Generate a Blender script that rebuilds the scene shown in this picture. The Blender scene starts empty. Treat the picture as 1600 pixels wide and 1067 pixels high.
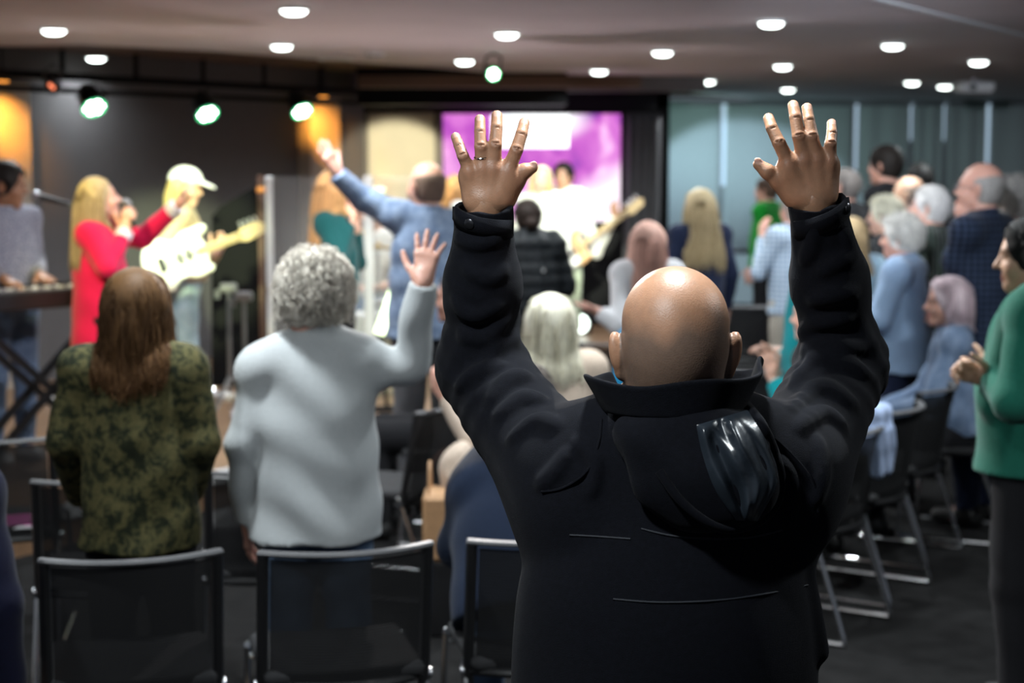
import bpy, math, random
import numpy as np
from mathutils import Vector, Matrix
random.seed(7); RNG = np.random.default_rng(11)
SC = bpy.context.scene
COL = SC.collection
PI = math.pi

# ------------------------------------------------------------------ camera
F_PX, CAM_H, HORIZON = 2667.0, 1.85, 250.0
PITCH = math.atan((533.5 - HORIZON) / F_PX)
cam_d = bpy.data.cameras.new('camera'); cam = bpy.data.objects.new('camera', cam_d); COL.objects.link(cam)
cam.location = (0, 0, CAM_H); cam.rotation_euler = (PI / 2 - PITCH, 0, 0)
cam_d.sensor_width = 36.0; cam_d.lens = 36.0 * F_PX / 1600.0; cam_d.clip_end = 100
cam_d.dof.use_dof = True; cam_d.dof.focus_distance = 2.80; cam_d.dof.aperture_fstop = 3.7
SC.camera = cam
# ------------------------------------------------------------------ world, exposure
w = bpy.data.worlds.new('world'); SC.world = w; w.use_nodes = True
w.node_tree.nodes['Background'].inputs[0].default_value = (0.55, 0.62, 0.75, 1)
w.node_tree.nodes['Background'].inputs[1].default_value = 0.22
SC.view_settings.view_transform = 'Standard'; SC.view_settings.look = 'None'
SC.view_settings.gamma = 1.0; SC.view_settings.use_curve_mapping = False
SC.view_settings.exposure = 0.0
SC.cycles.use_denoising = True
SC.cycles.max_bounces = 6; SC.cycles.diffuse_bounces = 3; SC.cycles.transparent_max_bounces = 12
SC.cycles.sample_clamp_indirect = 4.0; SC.cycles.caustics_reflective = False; SC.cycles.caustics_refractive = False

def spot(name, loc, target, color, power, size=35, blend=0.4, radius=0.06):
    l = bpy.data.lights.new(name, 'SPOT'); l.color = color; l.energy = power
    l.spot_size = math.radians(size); l.spot_blend = blend; l.shadow_soft_size = radius
    o = bpy.data.objects.new(name, l); COL.objects.link(o); o.location = loc
    o.rotation_euler = (Vector(target) - Vector(loc)).to_track_quat('-Z', 'Y').to_euler()
    return o
# stage colour and added fill from unseen spots that have no lamp bodies
WARM, LIME, TEAL, BLUE, ORANGE = (1, .93, .78), (.86, 1, .55), (.25, .95, .8), (.45, .72, 1), (1, .42, .06)
spot('key_light_cap', (-1.3, 7.0, 2.5), (-2.15, 11.1, 1.45), LIME, 2600, 15, .5)
spot('key_light_singers', (-.6, 6.0, 2.55), (-2.3, 9.0, 1.3), (1, .88, .92), 210, 30, .7)
spot('key_light_teal', (-1.7, 6.4, 2.55), (-1.06, 10.4, 1.45), (1, .95, .82), 1100, 15, .7)
spot('key_light_band', (-.1, 7.6, 2.58), (.38, 15.5, 1.2), (.95, 1, .82), 6500, 9, .5)
spot('panel_light', (-.5, 7.4, 2.58), (-1.12, 16.45, 1.55), (1, .97, .70), 5200, 9, .25)
spot('shield_light', (-.3, 7.3, 2.58), (-.95, 11.6, .9), (.9, 1, .8), 500, 16, .6)
spot('floor_wash', (-2.6, 7.4, 2.55), (-1.7, 10.3, .20), (1, .88, .34), 220, 34, .6)
spot('teal_wash', (1.64, 19.6, 2.45), (3.3, 22, 2.1), (.55, .95, .85), 90, 80, .8)
spot('blue_wash', (1.62, 18.6, 2.35), (2.9, 22, 1.0), (.62, .82, 1), 420, 44, .25)
spot('wall_wash', (1.0, 5.0, 2.45), (4.6, 22, 1.35), (.80, .88, 1), 1100, 30, .9)  # unseen spot added to brighten the far wall
spot('crowd_light', (-.4, 7.6, 2.58), (.6, 4.0, 1.2), (1, .95, .92), 420, 85, .8)  # added spot out of view, brightens the crowd from ahead
spot('ceiling_fill', (-.35, 11.3, .32), (-.1, 10.2, 2.6), (1, .82, .84), 66, 150, .9)  # added upward fill near the stage floor, brightens the ceiling
spot('ceiling_fill_left', (-2.2, 10.2, .32), (-2.3, 9.6, 2.6), (1, .70, .58), 22, 140, .9)  # second added upward fill, for the ceiling at left

# ------------------------------------------------------------------ geometry of the view
CT, ST = math.cos(PITCH), math.sin(PITCH)
def ray(x, y):
    u = (x - 800.0) / F_PX; v = (533.5 - y) / F_PX
    return np.array([u, CT + v * ST, -ST + v * CT])
def at(x, y, D):
    r = ray(x, y); r = r * (D / r[1]); return np.array([r[0], r[1], r[2] + CAM_H])
def onz(x, y, z):
    r = ray(x, y); r = r * ((z - CAM_H) / r[2]); return np.array([r[0], r[1], z])

# ------------------------------------------------------------------ object helpers
def link(o, parent=None):
    COL.objects.link(o)
    if parent is not None: o.parent = parent
    return o
def tag(o, label=None, cat=None, group=None, kind=None):
    if label: o['label'] = label
    if cat: o['category'] = cat
    if group: o['group'] = group
    if kind: o['kind'] = kind
    return o
def thing(name, label, cat, loc=(0, 0, 0), rz=0.0, group=None):
    o = bpy.data.objects.new(name, None); COL.objects.link(o); o.empty_display_size = .1
    o.location = [float(v) for v in loc]; o.rotation_euler = (0, 0, rz)
    return tag(o, label, cat, group)
def dup(root, loc, rz, label=None, group=None):
    r = root.copy(); COL.objects.link(r); r.location = [float(v) for v in loc]; r.rotation_euler = (0, 0, rz)
    if label: r['label'] = label
    if group: r['group'] = group
    for ch in list(root.children):
        c = ch.copy(); COL.objects.link(c); c.parent = r
        for g in list(ch.children):
            d = g.copy(); COL.objects.link(d); d.parent = c
    return r
def mesh_obj(name, V, Fc, mat, parent=None, smooth=True, col=None, off=None):
    """V (n,3), Fc (m,4) or (m,3) int arrays, or a list of such arrays"""
    if not isinstance(Fc, list): Fc = [Fc]
    Fc = [np.asarray(f, dtype=np.int32) for f in Fc if len(f)]
    V = np.asarray(V, dtype=np.float32)
    if off is not None: V = V - np.asarray(off, dtype=np.float32)
    me = bpy.data.meshes.new(name)
    nl = sum(f.size for f in Fc); nf = sum(len(f) for f in Fc)
    me.vertices.add(len(V)); me.vertices.foreach_set('co', V.ravel())
    me.loops.add(nl); me.polygons.add(nf)
    me.loops.foreach_set('vertex_index', np.concatenate([f.ravel() for f in Fc]))
    tot = np.concatenate([np.full(len(f), f.shape[1], np.int32) for f in Fc])
    me.polygons.foreach_set('loop_start', np.concatenate([[0], np.cumsum(tot)[:-1]]).astype(np.int32))
    if col is not None:
        a = me.color_attributes.new('col', 'FLOAT_COLOR', 'POINT')
        c4 = np.ones((len(V), 4), np.float32); c4[:, :3] = col
        a.data.foreach_set('color', c4.ravel())
    me.update(calc_edges=True); me.validate()
    if smooth: me.polygons.foreach_set('use_smooth', np.ones(nf, bool))
    if mat is not None: me.materials.append(mat)
    return link(bpy.data.objects.new(name, me), parent)

class MB:
    """collects simple shapes into ONE mesh"""
    def __init__(s): s.V = []; s.F = {}; s.n = 0
    def add(s, V, Fs):
        V = np.asarray(V, float)
        for f in Fs: s.F.setdefault(len(f), []).append([i + s.n for i in f])
        s.V.append(V); s.n += len(V); return s
    def box(s, c, h, R=None, bev=0.0):
        c = np.asarray(c, float); h = np.asarray(h, float)
        if bev > 0:
            b = min(bev, h.min() * .9); V = []
            for sx in (-1, 1):
                for sy in (-1, 1):
                    for sz in (-1, 1):
                        sg = np.array([sx, sy, sz])
                        for ax in range(3):
                            q = h - b; q = q.copy(); q[ax] = h[ax]; V.append(sg * q)
            V = np.array(V); I = lambda sx, sy, sz, ax: (((sx > 0) * 4 + (sy > 0) * 2 + (sz > 0)) * 3 + ax)
            Fs = []
            Fs += [[I(1, -1, -1, 0), I(1, 1, -1, 0), I(1, 1, 1, 0), I(1, -1, 1, 0)], [I(-1, -1, -1, 0), I(-1, -1, 1, 0), I(-1, 1, 1, 0), I(-1, 1, -1, 0)]]
            Fs += [[I(-1, 1, -1, 1), I(-1, 1, 1, 1), I(1, 1, 1, 1), I(1, 1, -1, 1)], [I(-1, -1, -1, 1), I(1, -1, -1, 1), I(1, -1, 1, 1), I(-1, -1, 1, 1)]]
            Fs += [[I(-1, -1, 1, 2), I(1, -1, 1, 2), I(1, 1, 1, 2), I(-1, 1, 1, 2)], [I(-1, -1, -1, 2), I(-1, 1, -1, 2), I(1, 1, -1, 2), I(1, -1, -1, 2)]]
            def e(a, b_): Fs.append(a + b_)
            for p in (-1, 1):
                for q in (-1, 1):
                    f = [I(p, q, -1, 0), I(p, q, 1, 0), I(p, q, 1, 1), I(p, q, -1, 1)]; Fs.append(f if p * q < 0 else f[::-1])
                    f = [I(p, -1, q, 0), I(p, 1, q, 0), I(p, 1, q, 2), I(p, -1, q, 2)]; Fs.append(f if p * q > 0 else f[::-1])
                    f = [I(-1, p, q, 1), I(1, p, q, 1), I(1, p, q, 2), I(-1, p, q, 2)]; Fs.append(f if p * q < 0 else f[::-1])
                    for r_ in (-1, 1):
                        f = [I(p, q, r_, 0), I(p, q, r_, 1), I(p, q, r_, 2)]; Fs.append(f if p * q * r_ > 0 else f[::-1])
        else:
            V = np.array([[x, y, z] for x in (-1, 1) for y in (-1, 1) for z in (-1, 1)]) * h
            Fs = [[0, 1, 3, 2], [4, 6, 7, 5], [0, 4, 5, 1], [2, 3, 7, 6], [0, 2, 6, 4], [1, 5, 7, 3]]
        if R is not None: V = V @ np.asarray(R, float).T
        return s.add(V + c, Fs)
    def tube(s, P, r, n=10, cap=True, flat=None):
        P = np.asarray(P, float); m = len(P); r = np.broadcast_to(np.asarray(r, float), (m,))
        T = np.gradient(P, axis=0); T /= np.linalg.norm(T, axis=1)[:, None] + 1e-9
        up = np.array([0, 0, 1.]) if abs(T[0][2]) < .9 else np.array([1., 0, 0])
        N = np.cross(T[0], up); N /= np.linalg.norm(N); V = []
        for i in range(m):
            N = N - T[i] * N.dot(T[i]); N /= np.linalg.norm(N) + 1e-9; B = np.cross(T[i], N)
            for k in range(n):
                a = 2 * PI * k / n
                V.append(P[i] + r[i] * (math.cos(a) * N + math.sin(a) * B * (flat or 1)))
        Fs = [[i * n + k, i * n + (k + 1) % n, (i + 1) * n + (k + 1) % n, (i + 1) * n + k] for i in range(m - 1) for k in range(n)]
        if cap: Fs += [list(range(n))[::-1], [(m - 1) * n + k for k in range(n)]]
        return s.add(V, Fs)
    def cyl(s, a, b, r, r2=None, n=20):
        return s.tube([a, b], [r, r if r2 is None else r2], n)
    def lathe(s, prof, c=(0, 0, 0), n=28, R=None):
        V = []; m = len(prof)
        for (r, z) in prof:
            for k in range(n): a = 2 * PI * k / n; V.append([r * math.cos(a), r * math.sin(a), z])
        V = np.array(V)
        if R is not None: V = V @ np.asarray(R, float).T
        Fs = [[i * n + k, i * n + (k + 1) % n, (i + 1) * n + (k + 1) % n, (i + 1) * n + k] for i in range(m - 1) for k in range(n)]
        if prof[0][0] > 1e-4: Fs.append(list(range(n))[::-1])
        if prof[-1][0] > 1e-4: Fs.append([(m - 1) * n + k for k in range(n)])
        return s.add(V + np.asarray(c, float), Fs)
    def prism(s, pts, d, n=None):
        """polygon pts (k,3) extruded by the vector d"""
        P = np.asarray(pts, float); k = len(P); d = np.asarray(d, float)
        nr = np.zeros(3)
        for i in range(k): nr += np.cross(P[i], P[(i + 1) % k])
        if nr.dot(d) < 0: P = P[::-1]
        return s.add(np.vstack([P, P + d]), [list(range(k))[::-1], list(range(k, 2 * k))] + [[i, (i + 1) % k, k + (i + 1) % k, k + i] for i in range(k)])
    def obj(s, name, mat, parent=None, smooth=False, off=None):
        me = bpy.data.meshes.new(name); V = np.vstack(s.V)
        if off is not None: V = V - np.asarray(off, float)
        me.from_pydata(V.tolist(), [], [f for fs in s.F.values() for f in fs]); me.update()
        if smooth:
            me.polygons.foreach_set('use_smooth', np.ones(len(me.polygons), bool))
            try: me.set_sharp_from_angle(angle=math.radians(40))
            except Exception: pass
        if mat is not None: me.materials.append(mat)
        return link(bpy.data.objects.new(name, me), parent)
def smooth_path(P, n=8):
    P = np.asarray(P, float); m = len(P); out = []
    for i in range(m - 1):
        p0, p1, p2, p3 = P[max(i - 1, 0)], P[i], P[i + 1], P[min(i + 2, m - 1)]
        for t in np.linspace(0, 1, n, endpoint=False):
            out.append(.5 * ((2 * p1) + (p2 - p0) * t + (2 * p0 - 5 * p1 + 4 * p2 - p3) * t * t + (3 * p1 - p0 - 3 * p2 + p3) * t ** 3))
    out.append(P[-1]); return np.array(out)

# ------------------------------------------------------------------ materials
def srgb(r, g, b):
    f = lambda c: (c / 255 / 12.92) if c / 255 <= .04045 else ((c / 255 + .055) / 1.055) ** 2.4
    return (f(r), f(g), f(b))
MATS = {}
def mat(name, color=(.5, .5, .5), rough=.7, metal=0., var=.12, scale=60., bump=.0, bscale=None, sheen=0., emit=None, estr=0., attr=False, trans=0., stretch=(1, 1, 1), spec=.5, sss=0., coat=0.):
    if name in MATS: return MATS[name]
    m = bpy.data.materials.new(name); m.use_nodes = True; N = m.node_tree.nodes; L = m.node_tree.links
    b = N['Principled BSDF']; b.inputs['Roughness'].default_value = rough; b.inputs['Metallic'].default_value = metal
    b.inputs['Specular IOR Level'].default_value = spec
    if sheen: b.inputs['Sheen Weight'].default_value = sheen; b.inputs['Sheen Roughness'].default_value = .4
    if sss: b.inputs['Subsurface Weight'].default_value = sss; b.inputs['Subsurface Radius'].default_value = (.02, .008, .004); b.inputs['Subsurface Scale'].default_value = .4
    if coat: b.inputs['Coat Weight'].default_value = coat
    tc = N.new('ShaderNodeTexCoord'); mp = N.new('ShaderNodeMapping'); mp.inputs['Scale'].default_value = stretch
    L.new(tc.outputs['Object'], mp.inputs[0])
    nz = N.new('ShaderNodeTexNoise'); nz.inputs['Scale'].default_value = scale; nz.inputs['Detail'].default_value = 4
    L.new(mp.outputs[0], nz.inputs[0])
    mr = N.new('ShaderNodeMapRange'); mr.inputs[1].default_value = .25; mr.inputs[2].default_value = .75
    mr.inputs[3].default_value = 1 - var; mr.inputs[4].default_value = 1 + var; L.new(nz.outputs['Fac'], mr.inputs[0])
    mx = N.new('ShaderNodeMix'); mx.data_type = 'RGBA'; mx.blend_type = 'MULTIPLY'; mx.inputs[0].default_value = 1
    if attr:
        a = N.new('ShaderNodeAttribute'); a.attribute_name = 'col'; L.new(a.outputs['Color'], mx.inputs[6])
    else: mx.inputs[6].default_value = (*color, 1)
    L.new(mr.outputs[0], mx.inputs[7]); L.new(mx.outputs[2], b.inputs['Base Color'])
    if bump:
        bn = N.new('ShaderNodeTexNoise'); bn.inputs['Scale'].default_value = bscale or scale; bn.inputs['Detail'].default_value = 5
        L.new(mp.outputs[0], bn.inputs[0]); bp = N.new('ShaderNodeBump'); bp.inputs['Strength'].default_value = bump; bp.inputs['Distance'].default_value = .01
        L.new(bn.outputs['Fac'], bp.inputs['Height']); L.new(bp.outputs[0], b.inputs['Normal'])
    if emit is not None:
        b.inputs['Emission Color'].default_value = (*emit, 1); b.inputs['Emission Strength'].default_value = estr
    if trans: b.inputs['Transmission Weight'].default_value = trans
    MATS[name] = m; m['base'] = mx.name; return m
def nodes_of(m): return m.node_tree.nodes, m.node_tree.links, m.node_tree.nodes['Principled BSDF']
def ramp(N, stops, interp='LINEAR'):
    r = N.new('ShaderNodeValToRGB'); r.color_ramp.interpolation = interp
    e = r.color_ramp.elements
    while len(e) < len(stops): e.new(.5)
    for i, (p, c) in enumerate(stops): e[i].position = p; e[i].color = (*c, 1)
    return r

# ------------------------------------------------------------------ implicit surfaces: smooth bodies and cloth
f32 = np.float32
def _v(p): return np.asarray(p, dtype=f32)
class Field:
    def __init__(s): s.p = []; s.disp = None
    def _add(s, fn, lo, hi, op, k): s.p.append((fn, np.asarray(lo, f32) - k, np.asarray(hi, f32) + k, op, k)); return s
    def rc(s, a, b, r1, r2=None, k=.02, op='u', cut=None, cut0=None, sc=None, R=None):
        """round cone a->b; cut: flat end beyond b; sc/R: anisotropic scale about a in the frame R"""
        a, b = _v(a), _v(b); r2 = r1 if r2 is None else r2
        rm = max(r1, r2); lo = np.minimum(a, b) - rm; hi = np.maximum(a, b) + rm
        if sc is not None:
            sc = _v(sc); Rm = _v(R if R is not None else np.eye(3)); ms = float(sc.min())
            mx = float(sc.max()); mid = (a + b) / 2; ext = (np.abs(b - a) / 2 + rm * mx); lo, hi = mid - ext, mid + ext
            bl = (Rm.T @ (b - a)) / sc
        def fn(P):
            if sc is not None: Q = ((P - a) @ Rm) / sc; ba = bl; pa = Q
            else: ba = b - a; pa = P - a
            l2 = float(ba.dot(ba)) + 1e-12; rr = r1 - r2; a2 = l2 - rr * rr
            if a2 <= 1e-9: d = np.linalg.norm(pa, axis=1) - rm
            else:
                il2 = 1.0 / l2; y = pa @ ba; z = y - l2
                v = pa * l2 - y[:, None] * ba; x2 = np.einsum('ij,ij->i', v, v)
                y2 = y * y * l2; z2 = z * z * l2; kk = math.copysign(1, rr) * rr * rr * x2 if rr else 0 * x2
                d = (np.sqrt(x2 * a2 * il2) + y * rr) * il2 - r1
                m1 = np.sign(z) * a2 * z2 > kk; d = np.where(m1, np.sqrt(x2 + z2) * il2 - r2, d)
                m2 = (np.sign(y) * a2 * y2 < kk) & ~m1; d = np.where(m2, np.sqrt(x2 + y2) * il2 - r1, d)
            if sc is not None: d = d * ms
            if cut is not None:
                u = (b - a) / np.linalg.norm(b - a); d = np.maximum(d, (P - b) @ u - cut)
            if cut0 is not None:
                u = (b - a) / np.linalg.norm(b - a); d = np.maximum(d, -((P - a) @ u) - cut0)
            return d
        return s._add(fn, lo, hi, op, k)
    def el(s, c, r, R=None, k=.02, op='u'):
        c, r = _v(c), _v(r); Rm = _v(R) if R is not None else None
        e = (np.abs(Rm) @ r) if Rm is not None else r
        def fn(P):
            Q = P - c
            if Rm is not None: Q = Q @ Rm
            q = Q / r; k0 = np.sqrt(np.einsum('ij,ij->i', q, q)); q2 = q / r; k1 = np.sqrt(np.einsum('ij,ij->i', q2, q2)) + 1e-9
            return k0 * (k0 - 1) / k1
        return s._add(fn, c - e, c + e, op, k)
    def box(s, c, h, R=None, rad=.01, k=.005, op='u'):
        c, h = _v(c), _v(h); Rm = _v(R if R is not None else np.eye(3)); e = np.abs(Rm) @ h
        def fn(P):
            q = np.abs((P - c) @ Rm) - (h - rad)
            return np.linalg.norm(np.maximum(q, 0), axis=1) + np.minimum(q.max(1), 0) - rad
        return s._add(fn, c - e, c + e, op, k)
    def plane(s, p, n, op='i', k=.004):
        """keeps what lies behind the plane (op i)"""
        p, n = _v(p), _v(n); n = n / np.linalg.norm(n)
        return s._add(lambda P: (P - p) @ n, [-99] * 3, [99] * 3, op, k)
    def eval(s, P, idx=None):
        P = np.asarray(P, f32); d = np.full(len(P), 1.0, f32)
        for i in (range(len(s.p)) if idx is None else idx):
            fn, lo, hi, op, k = s.p[i]; q = fn(P).astype(f32)
            if op == 'u':
                h = np.maximum(k - np.abs(d - q), 0) / max(k, 1e-6); d = np.minimum(d, q) - h * h * k * .25
            elif op == 's':
                h = np.maximum(k - np.abs(d + q), 0) / max(k, 1e-6); d = np.maximum(d, -q) + h * h * k * .25
            else:
                h = np.maximum(k - np.abs(d - q), 0) / max(k, 1e-6); d = np.maximum(d, q) + h * h * k * .25
        if s.disp is not None: d = d + s.disp(P).astype(f32)
        return d
    def bounds(s):
        L = [(p[1], p[2]) for p in s.p if p[3] == 'u']
        return np.min([l for l, h in L], 0), np.max([h for l, h in L], 0)
    def mesh(s, vox, lo=None, hi=None, n=20):
        bl, bh = s.bounds(); lo = bl if lo is None else np.maximum(bl, lo); hi = bh if hi is None else np.minimum(bh, hi)
        if np.any(hi <= lo): return np.zeros((0, 3)), np.zeros((0, 4), int)
        lo = np.asarray(lo, float) - 2 * vox; hi = np.asarray(hi, float) + 2 * vox
        dim = np.ceil((hi - lo) / vox).astype(int) + 1; nb = -(-dim // n)
        g = np.stack(np.meshgrid(*[np.arange(k) for k in nb], indexing='ij'), -1).reshape(-1, 3)
        cen = lo + (g * n + n / 2) * vox; hd = n * vox * .9
        d0 = s.eval(cen); g = g[np.abs(d0) < hd * 1.45 + .025]
        ar = np.arange(-1, n + 1); off = np.stack(np.meshgrid(ar, ar, ar, indexing='ij'), -1).reshape(-1, 3)
        big = int(dim.max() + 2 * n + 8); KV, VV, QQ = [], [], []
        c8 = [(x, y, z) for x in (0, 1) for y in (0, 1) for z in (0, 1)]
        ed = [(i, j) for i in range(8) for j in range(i + 1, 8) if sum(abs(a - b) for a, b in zip(c8[i], c8[j])) == 1]
        for gi in g:
            i0 = gi * n; P = lo + (i0 + off) * vox; a, b = P.min(0), P.max(0)
            idx = [i for i, p in enumerate(s.p) if np.all(p[1] - .015 <= b) and np.all(p[2] + .015 >= a)]
            if not any(s.p[i][3] == 'u' for i in idx): continue
            d = s.eval(P, idx).reshape(n + 2, n + 2, n + 2); sg = d < 0
            if sg.all() or not sg.any(): continue
            S = [sg[x:n + 1 + x, y:n + 1 + y, z:n + 1 + z] for x, y, z in c8]
            cnt = sum(x.astype(np.int8) for x in S); act = (cnt > 0) & (cnt < 8)
            ci = np.argwhere(act)
            dv = np.stack([d[x:n + 1 + x, y:n + 1 + y, z:n + 1 + z][act] for x, y, z in c8], 1)
            acc = np.zeros((len(ci), 3)); num = np.zeros(len(ci)); cc = np.array(c8, float)
            for i, j in ed:
                di, dj = dv[:, i], dv[:, j]; m = (di < 0) != (dj < 0); t = np.where(m, di / np.where(m, di - dj, 1), 0)
                acc += m[:, None] * (cc[i] + t[:, None] * (cc[j] - cc[i])); num += m
            gp = ci + i0 - 1; KV.append(((gp[:, 0] + 2) * big + gp[:, 1] + 2) * big + gp[:, 2] + 2)
            VV.append(lo + (gp + acc / num[:, None]) * vox)
            for ax in range(3):
                o1, o2 = [(1, 2), (2, 0), (0, 1)][ax]
                sl = [slice(1, n + 1)] * 3; sl2 = list(sl); sl2[ax] = slice(2, n + 2)
                A, B = sg[tuple(sl)], sg[tuple(sl2)]; e = np.argwhere(A != B)
                if not len(e): continue
                fl = A[tuple(e.T)]; gp = e + i0; q = []
                for u, v in ((0, 0), (-1, 0), (-1, -1), (0, -1)):
                    h = gp.copy(); h[:, o1] += u; h[:, o2] += v
                    q.append(((h[:, 0] + 2) * big + h[:, 1] + 2) * big + h[:, 2] + 2)
                q = np.stack(q, 1); q[~fl] = q[~fl][:, ::-1]; QQ.append(q)
        if not KV: return np.zeros((0, 3)), np.zeros((0, 4), int)
        K = np.concatenate(KV); V = np.concatenate(VV); Q = np.concatenate(QQ)
        uk, fi = np.unique(K, return_index=True); V = V[fi]
        ix = np.searchsorted(uk, Q.ravel()); ix = np.minimum(ix, len(uk) - 1); ok = (uk[ix] == Q.ravel()).reshape(-1, 4).all(1)
        return V, ix.reshape(-1, 4)[ok]
def joinm(parts):
    Vs, Fs, n = [], [], 0
    for V, F_ in parts:
        if len(V) == 0: continue
        Vs.append(V); Fs.append(np.asarray(F_) + n); n += len(V)
    return np.concatenate(Vs), Fs
def strands_mesh(S, rad):
    """S (n,k,3) strand points, rad (n,k) -> three-sided tubes"""
    n, k, _ = S.shape; T = np.gradient(S, axis=1); T /= np.linalg.norm(T, axis=2, keepdims=True) + 1e-9
    up = np.where(np.abs(T[..., 2:3]) < .9, np.array([0, 0, 1.]), np.array([1., 0, 0]))
    N = np.cross(T, up); N /= np.linalg.norm(N, axis=2, keepdims=True) + 1e-9; B = np.cross(T, N)
    V = np.stack([S + rad[..., None] * (math.cos(2 * PI * j / 3) * N + math.sin(2 * PI * j / 3) * B) for j in range(3)], 2)
    V = V.reshape(-1, 3); i = np.arange(n)[:, None, None] * k * 3; j = np.arange(k - 1)[None, :, None] * 3; c = np.arange(3)[None, None, :]
    a = (i + j + c); b = (i + j + (c + 1) % 3); q = np.stack([a, b, b + 3, a + 3], -1).reshape(-1, 4)
    return V, q
def rotm(yaw=0, pitch=0, roll=0):
    """yaw about Z (positive turns left), pitch about X (positive looks up), roll about Y"""
    return np.array(Matrix.Rotation(yaw, 3, 'Z') @ Matrix.Rotation(pitch, 3, 'X') @ Matrix.Rotation(roll, 3, 'Y'))
def unit(v): v = np.asarray(v, float); return v / (np.linalg.norm(v) + 1e-12)
# ------------------------------------------------------------------ people
def hand_prims(F, W, f, n, side, s=1.0, spread=1.0, curl=.25, k=.008, thumb=1.0):
    """wrist W, f points along the fingers, n is where the palm faces"""
    f = unit(f); n = np.asarray(n, float); n = unit(n - f * n.dot(f)); t = np.cross(f, n) * (1 if side == 'R' else -1)
    W = np.asarray(W, float); kn = []
    for (bt, bf, L, r, sp) in ((.030, .094, .070, .0092, 11), (.010, .100, .079, .0094, 2), (-.010, .096, .073, .0090, -7), (-.029, .086, .057, .0080, -19)):
        B = W + s * (bt * t + bf * f); kn.append(B)
        F.rc(W + s * (bt * .62 * t + .018 * f), B, .0155 * s, .0118 * s, k=.016 * s)
        a = math.radians(sp * spread); d = math.cos(a) * f + math.sin(a) * t; p = B; c = curl * .5
        for j, fr in enumerate((.45, .31, .24)):
            dd = math.cos(c) * d + math.sin(c) * n; q = p + s * L * fr * dd
            F.rc(p, q, (r - .0008 * j) * s, (r - .0008 * (j + 1)) * s, k=.005 * s if j else .009 * s); p = q; c += curl
    F.rc(kn[0], kn[3], .0105 * s, .0095 * s, k=.012 * s)
    p = W + s * (.024 * t + .022 * f + .006 * n); q = p + s * .047 * unit(.80 * t * thumb + .62 * f + .25 * n)
    F.rc(W + s * (.012 * t + .012 * f), p, .017 * s, .0165 * s, k=.014 * s)
    F.rc(p, q, .0175 * s, .0118 * s, k=.018 * s)
    q2 = q + s * .034 * unit(.58 * t * thumb + .84 * f + .2 * n); F.rc(q, q2, .0112 * s, .0102 * s, k=.005 * s)
    F.rc(q2, q2 + s * .026 * unit(.4 * t * thumb + .9 * f + .1 * n), .0102 * s, .0085 * s, k=.004 * s)

def head_prims(F, c, R, s, nose=1.0, jaw=1.0, ears=True, k=.02):
    """c is the point between the ears; R columns are right, forward, up"""
    h = lambda x, y, z: c + R @ (np.array([x, y, z]) * s)
    F.el(h(0, -.008, .035), np.array([.076, .096, .085]) * s, R, k=k)
    F.el(h(0, .026, -.03), np.array([.063, .070, .085]) * s, R, k=.03 * s)
    F.rc(h(-.045 * jaw, .0, -.062), h(-.012, .062, -.098), .026 * s, .018 * s, k=.03 * s)
    F.rc(h(.045 * jaw, .0, -.062), h(.012, .062, -.098), .026 * s, .018 * s, k=.03 * s)
    F.rc(h(-.012, .066, -.097), h(.012, .066, -.097), .020 * s, k=.02 * s)
    F.el(h(.040, .058, -.035), np.array([.024, .024, .026]) * s, R, k=.025 * s); F.el(h(-.040, .058, -.035), np.array([.024, .024, .026]) * s, R, k=.025 * s)
    F.rc(h(-.036, .076, .021), h(.036, .076, .021), .014 * s, k=.022 * s)
    F.el(h(.031, .098, .002), np.array([.018, .016, .012]) * s, R, k=.016 * s, op='s'); F.el(h(-.031, .098, .002), np.array([.018, .016, .012]) * s, R, k=.016 * s, op='s')
    F.el(h(.031, .080, .002), np.array([.014, .011, .010]) * s, R, k=.004 * s); F.el(h(-.031, .080, .002), np.array([.014, .011, .010]) * s, R, k=.004 * s)
    F.rc(h(0, .088, .012), h(0, .113 * nose, -.030), .0075 * s, .0115 * s, k=.012 * s)
    for q in (-1, 1): F.el(h(q * .012, .100, -.034), np.array([.008, .010, .007]) * s, R, k=.006 * s)
    F.rc(h(-.017, .089, -.060), h(.017, .089, -.060), .0065 * s, k=.008 * s); F.rc(h(-.014, .089, -.071), h(.014, .089, -.071), .0075 * s, k=.007 * s)
    if ears:
        for q in (-1, 1):
            Re = R @ rotm(q * .42, .12, q * .16)
            F.el(h(q * .083, -.014, -.004), np.array([.011, .019, .033]) * s, Re, k=.007 * s)
            F.el(h(q * .078, -.014, -.034), np.array([.008, .009, .010]) * s, Re, k=.008 * s)
            F.el(h(q * .092, .0, -.002), np.array([.007, .011, .020]) * s, Re, k=.006 * s, op='s')
    return h

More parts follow.
